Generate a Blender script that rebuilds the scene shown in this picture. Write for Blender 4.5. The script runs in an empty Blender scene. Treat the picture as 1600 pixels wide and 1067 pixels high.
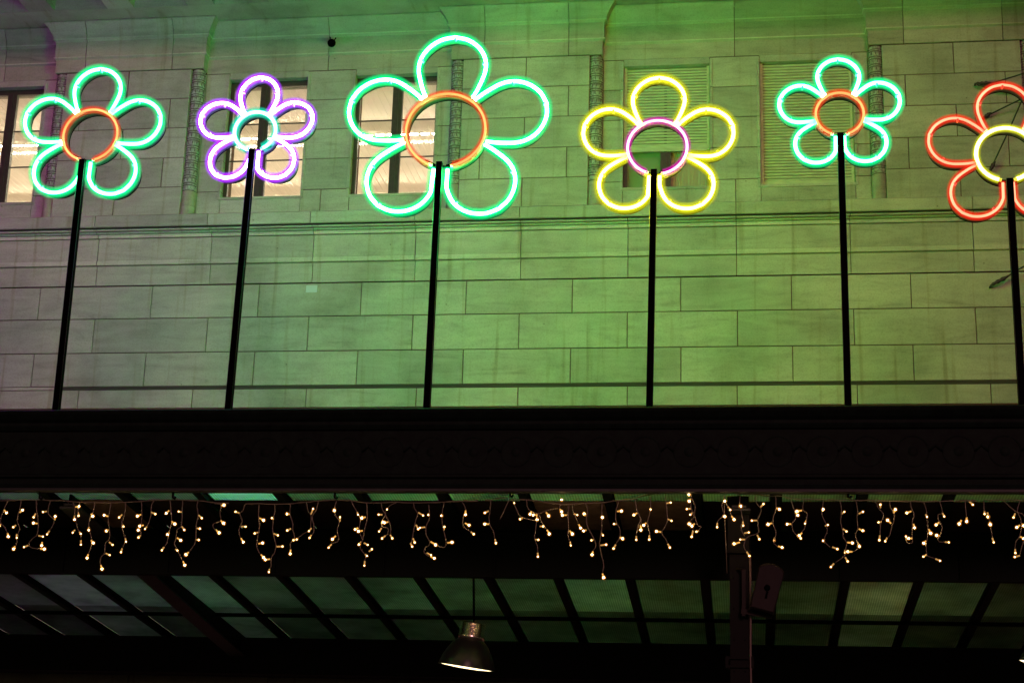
import bpy, math, random
from math import pi, sin, cos, tan, radians, sqrt
from mathutils import Vector, Matrix
random.seed(7)
S = bpy.context.scene
# ------------------------------------------------------------------ camera
FPX = 2586.0
PITCH, YAW, ROLL = radians(15.98), radians(8.326), radians(1.673)
cy, sy = cos(YAW), sin(YAW); cp, sp = cos(PITCH), sin(PITCH); cr, sr = cos(ROLL), sin(ROLL)
Rz = Matrix(((cy, sy, 0), (-sy, cy, 0), (0, 0, 1)))
Bm = Matrix(((1, 0, 0), (0, 0, -1), (0, 1, 0)))
Rx = Matrix(((1, 0, 0), (0, cp, sp), (0, -sp, cp)))
Rr = Matrix(((cr, -sr, 0), (sr, cr, 0), (0, 0, 1)))
MC = Rr @ Rx @ Bm @ Rz                      # world -> camera (x right, y down, z forward)
EYE = Vector((0, 0, 1.6))
cam = bpy.data.cameras.new("camera")
cam.sensor_width = 36; cam.lens = FPX / 1600 * 36; cam.clip_end = 500; cam.clip_start = 0.1
camo = bpy.data.objects.new("camera", cam); S.collection.objects.link(camo)
m3 = Matrix((MC[0], -MC[1], -MC[2])).transposed()
camo.matrix_world = Matrix.Translation(EYE) @ m3.to_4x4()
S.camera = camo
# ------------------------------------------------------------------ night sky and the faint glow of the square
SUN_EL, SUN_AZ = radians(15), radians(-14)    # street glow arrives over the camera's shoulder
w = bpy.data.worlds.new("World"); S.world = w; w.use_nodes = True
nt = w.node_tree; bg = nt.nodes["Background"]
sky = nt.nodes.new("ShaderNodeTexSky"); sky.sky_type = 'NISHITA'; sky.sun_disc = False
sky.sun_elevation = SUN_EL; sky.sun_rotation = pi - SUN_AZ
nt.links.new(sky.outputs[0], bg.inputs[0]); bg.inputs[1].default_value = 0.0028
sun = bpy.data.lights.new("street_glow", 'SUN'); sun.energy = 0.60; sun.angle = radians(11); sun.color = (1.0, 0.37, 0.46)
suno = bpy.data.objects.new("street_glow", sun); S.collection.objects.link(suno)
d = Vector((sin(SUN_AZ) * cos(SUN_EL), cos(SUN_AZ) * cos(SUN_EL), -sin(SUN_EL)))
suno.rotation_euler = d.to_track_quat('-Z', 'Y').to_euler()
S.view_settings.view_transform = 'Standard'; S.view_settings.look = 'None'
S.view_settings.exposure = 0.16; S.view_settings.gamma = 1
S.cycles.use_denoising = True
try: S.cycles.denoiser = 'OPENIMAGEDENOISE'
except Exception: pass
S.cycles.max_bounces = 6; S.cycles.diffuse_bounces = 3; S.cycles.transparent_max_bounces = 12
S.cycles.sample_clamp_indirect = 4; S.cycles.use_light_tree = True
S.cycles.caustics_reflective = False; S.cycles.caustics_refractive = False

# ------------------------------------------------------------------ helpers
def U(px, py, Y):
    """point of the plane y=Y seen at that pixel of the photograph"""
    v = MC.transposed() @ Vector(((px - 800) / FPX, (py - 533.5) / FPX, 1))
    v *= Y / v.y
    return EYE + v
def Xp(px, py, Y): return U(px, py, Y).x
def Zp(px, py, Y): return U(px, py, Y).z

class MB:
    def __init__(s): s.v = []; s.f = []; s.m = []; s.t = []; s.sm = []
    def add(s, vs, fs, mat=0, tone=1.0, smooth=False):
        o = len(s.v); s.v += [tuple(a) for a in vs]
        for f in fs: s.f.append(tuple(i + o for i in f)); s.m.append(mat); s.t.append(tone); s.sm.append(smooth)
    def box(s, x0, x1, y0, y1, z0, z1, mat=0, tone=1.0, c=0.0):
        if c <= 0:
            v = [(x, y, z) for z in (z0, z1) for y in (y0, y1) for x in (x0, x1)]
            s.add(v, [(0, 2, 3, 1), (4, 5, 7, 6), (0, 1, 5, 4), (2, 6, 7, 3), (0, 4, 6, 2), (1, 3, 7, 5)], mat, tone)
        else:   # front (-y) face has a chamfered arris
            v = [(x0, y1, z0), (x1, y1, z0), (x1, y1, z1), (x0, y1, z1), (x0, y0 + c, z0), (x1, y0 + c, z0), (x1, y0 + c, z1), (x0, y0 + c, z1),
                 (x0 + c, y0, z0 + c), (x1 - c, y0, z0 + c), (x1 - c, y0, z1 - c), (x0 + c, y0, z1 - c)]
            s.add(v, [(8, 9, 10, 11), (4, 5, 9, 8), (5, 6, 10, 9), (6, 7, 11, 10), (7, 4, 8, 11), (0, 1, 5, 4), (1, 2, 6, 5), (2, 3, 7, 6), (3, 0, 4, 7), (0, 3, 2, 1)], mat, tone)
    def rotbox(s, c, ax, ay, az, mat=0, tone=1.0):
        """box from centre and three half-axis vectors"""
        c = Vector(c); ax, ay, az = Vector(ax), Vector(ay), Vector(az)
        v = [c + ax * i + ay * j + az * k for k in (-1, 1) for j in (-1, 1) for i in (-1, 1)]
        s.add(v, [(0, 2, 3, 1), (4, 5, 7, 6), (0, 1, 5, 4), (2, 6, 7, 3), (0, 4, 6, 2), (1, 3, 7, 5)], mat, tone)
    def bar(s, a, b, w, h, mat=0, up=(0, 0, 1)):
        a, b = Vector(a), Vector(b); d = (b - a); L = d.length; d.normalize()
        sx = d.cross(Vector(up)).normalized(); sz = sx.cross(d)
        s.rotbox((a + b) / 2, d * L / 2, sx * w / 2, sz * h / 2, mat)
    def tube(s, pts, r, n=8, mat=0, closed=False, caps=True, rs=None):
        pts = [Vector(p) for p in pts]; N = len(pts)
        T = []
        for i in range(N):
            if closed: t = pts[(i + 1) % N] - pts[i - 1]
            else: t = pts[min(i + 1, N - 1)] - pts[max(i - 1, 0)]
            T.append(t.normalized() if t.length > 1e-9 else Vector((0, 0, 1)))
        nrm = T[0].orthogonal().normalized(); vs = []; 
        for i in range(N):
            nrm = (nrm - T[i] * nrm.dot(T[i])).normalized(); bn = T[i].cross(nrm)
            rr = rs[i] if rs else r
            for k in range(n):
                a = 2 * pi * k / n; vs.append(pts[i] + (nrm * cos(a) + bn * sin(a)) * rr)
        fs = []
        M = N if closed else N - 1
        for i in range(M):
            j = (i + 1) % N
            for k in range(n): fs.append((i * n + k, i * n + (k + 1) % n, j * n + (k + 1) % n, j * n + k))
        if not closed and caps: fs += [tuple(range(n - 1, -1, -1)), tuple((N - 1) * n + k for k in range(n))]
        s.add(vs, fs, mat, 1.0, True)
    def lathe(s, prof, c, axis=(0, 0, 1), n=24, mat=0, a0=0, a1=2 * pi, cap=False, smooth=True, xd=None):
        c = Vector(c); ax = Vector(axis).normalized(); u = Vector(xd) if xd else ax.orthogonal().normalized(); v = ax.cross(u)
        full = abs(a1 - a0 - 2 * pi) < 1e-6; K = n if full else n + 1; vs = []
        for r, h in prof:
            for k in range(K):
                a = a0 + (a1 - a0) * k / n; vs.append(c + ax * h + (u * cos(a) + v * sin(a)) * r)
        fs = []
        for i in range(len(prof) - 1):
            for k in range(n):
                k2 = (k + 1) % K; fs.append((i * K + k, i * K + k2, (i + 1) * K + k2, (i + 1) * K + k))
        if cap: fs.append(tuple((len(prof) - 1) * K + k for k in range(K))); fs.append(tuple(range(K - 1, -1, -1)))
        s.add(vs, fs, mat, 1.0, smooth)
    def sweepx(s, prof, x0, x1, mat=0, tone=1.0, back=None, tones=None):
        """profile [(y,z)...] bottom to top extruded along X, closed to the back plane y=back"""
        p = list(prof) + [(back, prof[-1][1]), (back, prof[0][1])]; n = len(p)
        vs = [(x0, y, z) for y, z in p] + [(x1, y, z) for y, z in p]
        fs = [(i, i + n, (i + 1) % n + n, (i + 1) % n) for i in range(n)] + [tuple(range(n)), tuple(range(2 * n - 1, n - 1, -1))]
        o = len(s.t); s.add(vs, fs, mat, tone)
        if tones:
            for i, k in tones.items(): s.t[o + i] = tone * k
    def loft(s, lev, x0, x1, yf, yb, eL=1, eR=1, mat=0, tone=1.0):
        """stack of rectangles: lev [(z,out)]; out pushes the front, and the left/right ends when eL/eR"""
        vs = []
        for z, o in lev: vs += [(x0 - o * eL, yf - o, z), (x1 + o * eR, yf - o, z), (x1 + o * eR, yb, z), (x0 - o * eL, yb, z)]
        fs = [(3, 2, 1, 0)]
        for i in range(len(lev) - 1):
            for k in range(4): fs.append((i * 4 + k, i * 4 + (k + 1) % 4, i * 4 + 4 + (k + 1) % 4, i * 4 + 4 + k))
        n = (len(lev) - 1) * 4; fs.append((n, n + 1, n + 2, n + 3))
        s.add(vs, fs, mat, tone)
    def build(s, name, mats, parent=None, loc=None):
        me = bpy.data.meshes.new(name); me.from_pydata(s.v, [], s.f)
        if not isinstance(mats, (list, tuple)): mats = [mats]
        for m in mats: me.materials.append(m)
        me.polygons.foreach_set("material_index", s.m); me.polygons.foreach_set("use_smooth", s.sm)
        at = me.attributes.new("tone", 'FLOAT', 'FACE'); at.data.foreach_set("value", s.t)
        me.update()
        o = bpy.data.objects.new(name, me); S.collection.objects.link(o)
        if parent: o.parent = parent
        if loc: o.location = loc
        return o
def thing(name, label, cat, loc=(0, 0, 0), group=None, parent=None):
    o = bpy.data.objects.new(name, None); S.collection.objects.link(o); o.location = loc; o.empty_display_size = .2
    if label: o['label'] = label
    if cat: o['category'] = cat
    if group: o['group'] = group
    if parent: o.parent = parent
    return o

# ------------------------------------------------------------------ materials
def mat(name, col=(.5, .5, .5), rough=.6, metal=0, em=None, es=0, spec=.5):
    m = bpy.data.materials.new(name); m.use_nodes = True; b = m.node_tree.nodes["Principled BSDF"]
    b.inputs["Base Color"].default_value = (*col, 1); b.inputs["Roughness"].default_value = rough; b.inputs["Metallic"].default_value = metal
    b.inputs["Specular IOR Level"].default_value = spec
    if em: b.inputs["Emission Color"].default_value = (*em, 1); b.inputs["Emission Strength"].default_value = es
    return m
def N(m, t, **k):
    n = m.node_tree.nodes.new(t)
    for a, v in k.items():
        if hasattr(n, a): setattr(n, a, v)
        else: n.inputs[a].default_value = v
    return n
def L(m, a, b): m.node_tree.links.new(a, b)
def ramp(m, src, stops):
    r = N(m, "ShaderNodeValToRGB"); e = r.color_ramp.elements
    while len(e) < len(stops): e.new(.5)
    for i, (p, c) in enumerate(stops): e[i].position = p; e[i].color = (*c, 1) if isinstance(c, tuple) else (c, c, c, 1)
    L(m, src, r.inputs[0]); return r.outputs[0]
def mul(m, a, b, fac=1.0, mode='MULTIPLY'):
    x = N(m, "ShaderNodeMix", data_type='RGBA', blend_type=mode); x.inputs[0].default_value = fac
    L(m, a, x.inputs[6]); L(m, b, x.inputs[7]); return x.outputs[2]
def stone(name, base=(.43, .405, .32), vein=True, carved=False, grime=1.0):
    m = mat(name, base, .82); b = m.node_tree.nodes["Principled BSDF"]
    tc = N(m, "ShaderNodeTexCoord").outputs["Object"]
    at = N(m, "ShaderNodeAttribute", attribute_name="tone")
    # tone shifts the pattern of each block and its value
    add = N(m, "ShaderNodeVectorMath", operation='MULTIPLY_ADD'); L(m, at.outputs["Fac"], add.inputs[0]); add.inputs[1].default_value = (37, 11, 53); L(m, tc, add.inputs[2])
    P = add.outputs[0]
    mp = N(m, "ShaderNodeMapping"); mp.inputs["Scale"].default_value = (.7, 1, 4.0); mp.inputs["Rotation"].default_value = (0, .06, 0); L(m, P, mp.inputs[0])
    n1 = N(m, "ShaderNodeTexNoise", Scale=1.5, Detail=6.0, Roughness=.55, Distortion=1.4); L(m, mp.outputs[0], n1.inputs[0])
    c1 = ramp(m, n1.outputs[0], [(.22, .64), (.40, .90), (.55, 1.0), (.75, 1.08)])
    n2 = N(m, "ShaderNodeTexNoise", Scale=.9, Detail=5.0, Roughness=.6); L(m, tc, n2.inputs[0])
    c2 = ramp(m, n2.outputs[0], [(.30, (.68, .67, .63)), (.48, (.92, .91, .88)), (.66, (1.05, 1.04, 1.0))])
    rgb = N(m, "ShaderNodeRGB"); rgb.outputs[0].default_value = (*base, 1)
    col = mul(m, rgb.outputs[0], c1); col = mul(m, col, c2, grime)
    n3 = N(m, "ShaderNodeTexNoise", Scale=46.0, Detail=3.0, Roughness=.7); L(m, P, n3.inputs[0])
    col = mul(m, col, ramp(m, n3.outputs[0], [(.30, .80), (.50, 1.0), (.8, 1.07)]))
    # sparse dark specks and chips
    vo = N(m, "ShaderNodeTexVoronoi", Scale=2.4); L(m, P, vo.inputs[0])
    col = mul(m, col, ramp(m, vo.outputs["Distance"], [(.0, (.35, .33, .28)), (.022, (.45, .42, .36)), (.034, 1.0)]), .8)
    # vertical water streaks
    mv = N(m, "ShaderNodeMapping"); mv.inputs["Scale"].default_value = (7, 1, .35); L(m, tc, mv.inputs[0])
    n4 = N(m, "ShaderNodeTexNoise", Scale=1.3, Detail=4.0); L(m, mv.outputs[0], n4.inputs[0])
    col = mul(m, col, ramp(m, n4.outputs[0], [(.28, (.52, .45, .28)), (.36, (.85, .82, .7)), (.42, 1.0)]), .5)
    tn = N(m, "ShaderNodeMapRange"); tn.inputs[1].default_value = 0; tn.inputs[2].default_value = 2; tn.inputs[3].default_value = .0; tn.inputs[4].default_value = 2.0
    L(m, at.outputs["Fac"], tn.inputs[0])
    col = mul(m, col, tn.outputs[0])
    bp = N(m, "ShaderNodeBump", Strength=.35, Distance=.006); L(m, n1.outputs[0], bp.inputs["Height"])
    bp2 = N(m, "ShaderNodeBump", Strength=.4, Distance=.003); L(m, n3.outputs[0], bp2.inputs["Height"]); L(m, bp.outputs[0], bp2.inputs["Normal"])
    last = bp2
    if carved:
        v2 = N(m, "ShaderNodeTexVoronoi", Scale=13.0, feature='DISTANCE_TO_EDGE'); 
        mq = N(m, "ShaderNodeMapping"); mq.inputs["Scale"].default_value = (1.25, 1.25, .8); L(m, tc, mq.inputs[0]); L(m, mq.outputs[0], v2.inputs[0])
        col = mul(m, col, ramp(m, v2.outputs["Distance"], [(0, .45), (.06, .75), (.16, 1.0)]), .8)
        bp3 = N(m, "ShaderNodeBump", Strength=.9, Distance=.02); L(m, v2.outputs["Distance"], bp3.inputs["Height"]); L(m, bp2.outputs[0], bp3.inputs["Normal"]); last = bp3
    L(m, col, b.inputs["Base Color"]); L(m, last.outputs[0], b.inputs["Normal"])
    return m
STONE = stone("pale_veined_stone")
STONE_UP = stone("weathered_cornice_stone", (.40, .37, .28))
CARVED = stone("carved_stone", (.42, .40, .35), carved=True)
MORTAR = mat("dark_joint", (.11, .045, .03), .95)
SHADE_LINE = mat("painted_shade_line", (.05, .04, .03), .95)  # dark colour painted in for shade under the sill and in the groove
CARVE_DARK = mat("dark_carving_line", (.13, .11, .08), .95)  # dark lines laid in the ring grooves and nicks
SLATGAP = mat("shutter_slot", (.17, .16, .09), .8)
SHUT = mat("cream_shutter", (.50, .50, .31), .55)
def grain(m, sc, lo, hi, stretch=(1, 1, 1), bump=0):
    b = m.node_tree.nodes["Principled BSDF"]; base = tuple(b.inputs["Base Color"].default_value)
    tc = N(m, "ShaderNodeTexCoord").outputs["Object"]; mp = N(m, "ShaderNodeMapping"); mp.inputs["Scale"].default_value = stretch; L(m, tc, mp.inputs[0])
    n = N(m, "ShaderNodeTexNoise", Scale=sc, Detail=6.0, Roughness=.65); L(m, mp.outputs[0], n.inputs[0])
    rgb = N(m, "ShaderNodeRGB"); rgb.outputs[0].default_value = base
    L(m, mul(m, rgb.outputs[0], ramp(m, n.outputs[0], [(.3, lo), (.7, hi)])), b.inputs["Base Color"])
    if bump:
        bp = N(m, "ShaderNodeBump", Strength=.5, Distance=bump); L(m, n.outputs[0], bp.inputs["Height"]); L(m, bp.outputs[0], b.inputs["Normal"])
    return m
grain(SHUT, 5, .75, 1.1, (1, 1, 4))
FRAME = grain(mat("dark_window_frame", (.050, .040, .026), .45), 12, .7, 1.2)
IRON = grain(mat("black_cast_iron", (.0045, .0120, .0070), .7, 0, spec=.12), 9, .6, 1.5, bump=.004)
IRON_BR = grain(mat("brown_painted_iron", (.016, .030, .018), .6), 8, .5, 1.3, bump=.003)
BLACK = grain(mat("black_satin_post", (.0016, .0016, .0018), .5, spec=.01), 20, .7, 1.3)
BAND = mat("channel_metal", (.10, .10, .10), .5)
RIM = mat("dark_rim_metal", (.004, .004, .004), .5, spec=.05)
EDGE = mat("post_edge_glint", (.006, .006, .006), .4)  # lighter corner strips that paint the glint along the pole edges
CABLE = mat("steel_cable", (.05, .045, .035), .5, .4)
CORD = mat("clear_cord", (.20, .19, .12), .4)
WALLIN = mat("room_plaster", (.74, .67, .60), .9)
CEIL = grain(mat("room_ceiling", (.80, .73, .64), .85), 2, .92, 1.04)
ASPH = grain(mat("asphalt", (.05, .05, .05), .85), 30, .7, 1.3, bump=.005)
def emis(name, col, st):
    m = bpy.data.materials.new(name); m.use_nodes = True; t = m.node_tree; t.nodes.clear()
    o = t.nodes.new("ShaderNodeOutputMaterial"); e = t.nodes.new("ShaderNodeEmission"); e.inputs[0].default_value = (*col, 1); e.inputs[1].default_value = st
    t.links.new(e.outputs[0], o.inputs[0]); return m
def halo_jacket(name, col, st):
    """clear tinted sleeve round a gas tube: thin at its rim, its emission paints the halo round the tube"""
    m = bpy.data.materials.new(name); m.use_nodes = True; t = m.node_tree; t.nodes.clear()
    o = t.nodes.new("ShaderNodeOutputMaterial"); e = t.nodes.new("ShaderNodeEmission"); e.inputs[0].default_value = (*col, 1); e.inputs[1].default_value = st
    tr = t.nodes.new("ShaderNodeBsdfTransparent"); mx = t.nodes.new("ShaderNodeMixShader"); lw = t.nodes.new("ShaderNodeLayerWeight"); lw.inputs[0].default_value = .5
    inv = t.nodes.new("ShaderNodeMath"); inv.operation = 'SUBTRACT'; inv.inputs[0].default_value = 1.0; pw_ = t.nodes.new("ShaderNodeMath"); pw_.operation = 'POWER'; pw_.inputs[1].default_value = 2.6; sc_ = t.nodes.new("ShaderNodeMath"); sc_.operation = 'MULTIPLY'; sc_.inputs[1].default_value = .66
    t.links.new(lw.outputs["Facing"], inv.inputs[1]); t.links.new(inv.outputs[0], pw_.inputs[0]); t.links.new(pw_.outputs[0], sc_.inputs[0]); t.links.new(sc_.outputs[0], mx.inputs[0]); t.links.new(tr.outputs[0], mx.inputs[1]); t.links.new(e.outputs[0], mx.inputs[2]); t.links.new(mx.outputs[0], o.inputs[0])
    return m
def pane_mat(name, tint, trans):
    """ribbed wired glass seen from below: grimy, lets a little light through"""
    m = bpy.data.materials.new(name); m.use_nodes = True; t = m.node_tree; t.nodes.clear()
    o = N(m, "ShaderNodeOutputMaterial"); tc = N(m, "ShaderNodeTexCoord").outputs["Object"]
    n = N(m, "ShaderNodeTexNoise", Scale=1.4, Detail=7.0, Roughness=.7); L(m, tc, n.inputs[0])
    wv = N(m, "ShaderNodeTexWave", Scale=11.0, Distortion=0.6); wv.bands_direction = 'X'; L(m, tc, wv.inputs[0])
    rgb = N(m, "ShaderNodeRGB"); rgb.outputs[0].default_value = (tint[0] * trans, tint[1] * trans, tint[2] * trans, 1)
    c = mul(m, rgb.outputs[0], ramp(m, n.outputs[0], [(.3, .55), (.7, 1.25)])); c = mul(m, c, ramp(m, wv.outputs[0], [(0, .7), (1, 1.1)]))
    tl = N(m, "ShaderNodeBsdfTranslucent"); L(m, c, tl.inputs[0]); df = N(m, "ShaderNodeBsdfDiffuse"); df.inputs[0].default_value = (.045, .035, .03, 1)
    gl = N(m, "ShaderNodeBsdfGlossy"); gl.inputs["Roughness"].default_value = .22; gl.inputs[0].default_value = (.5, .5, .5, 1)
    bp = N(m, "ShaderNodeBump", Strength=.6, Distance=.01); L(m, wv.outputs[0], bp.inputs["Height"]); L(m, bp.outputs[0], gl.inputs["Normal"])
    a1 = N(m, "ShaderNodeAddShader"); L(m, tl.outputs[0], a1.inputs[0]); L(m, df.outputs[0], a1.inputs[1])
    fr = N(m, "ShaderNodeFresnel", IOR=1.3); mx = N(m, "ShaderNodeMixShader"); L(m, fr.outputs[0], mx.inputs[0]); L(m, a1.outputs[0], mx.inputs[1]); L(m, gl.outputs[0], mx.inputs[2])
    L(m, mx.outputs[0], o.inputs[0]); return m
def glass(name):
    m = bpy.data.materials.new(name); m.use_nodes = True; t = m.node_tree; t.nodes.clear()
    o = N(m, "ShaderNodeOutputMaterial"); tr = N(m, "ShaderNodeBsdfTransparent"); tr.inputs[0].default_value = (.93, .95, .92, 1); gl = N(m, "ShaderNodeBsdfGlossy"); gl.inputs["Roughness"].default_value = .03
    fr = N(m, "ShaderNodeFresnel", IOR=1.25); mx = N(m, "ShaderNodeMixShader"); L(m, fr.outputs[0], mx.inputs[0]); L(m, tr.outputs[0], mx.inputs[1]); L(m, gl.outputs[0], mx.inputs[2]); L(m, mx.outputs[0], o.inputs[0]); return m
GLASS = glass("window_glass")
WIRE_PX = [(0.0,782.2),(32.8,780.8),(56.4,780.8),(78.7,781.5),(102.4,782.2),(124.7,784.4),(148.3,784.8),(173.2,785.2),(195.5,784.4),(213.1,783.5),(240.7,781.5),(270.9,780.4),(308.9,782.2),(331.2,784.4),(348.3,786.5),(383.7,787.0),(400.0,786.5),(428.9,787.4),(452.5,786.7),(478.7,784.4),(497.1,782.2),(520.7,781.2),(544.4,781.5),(571.9,785.2),(595.5,785.2),(619.7,784.4),(645.9,785.4),(694.5,784.1),(715.5,782.8),(737.8,782.5),(756.2,780.4),(768.0,780.8),(796.9,776.2),(800.0,780.0),(822.5,780.7),(842.0,782.2),(867.5,786.7),(890.0,787.5),(914.0,786.0),(939.5,785.2),(962.0,782.2),(990.5,779.2),(1000.0,776.2),(1019.7,771.0),(1043.3,764.7),(1156.2,771.7),(1177.2,772.0),(1196.9,774.7),(1200.0,774.9),(1222.3,774.9),(1234.1,778.2),(1256.4,779.5),(1286.6,780.2),(1312.9,781.5),(1337.8,781.5),(1361.4,781.5),(1390.0,782.2),(1421.5,782.8),(1442.5,783.5),(1468.7,782.8),(1492.4,782.2),(1514.7,782.2),(1537.0,780.8),(1567.2,780.8),(1594.7,781.5),(1613.1,781.9)]
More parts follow.
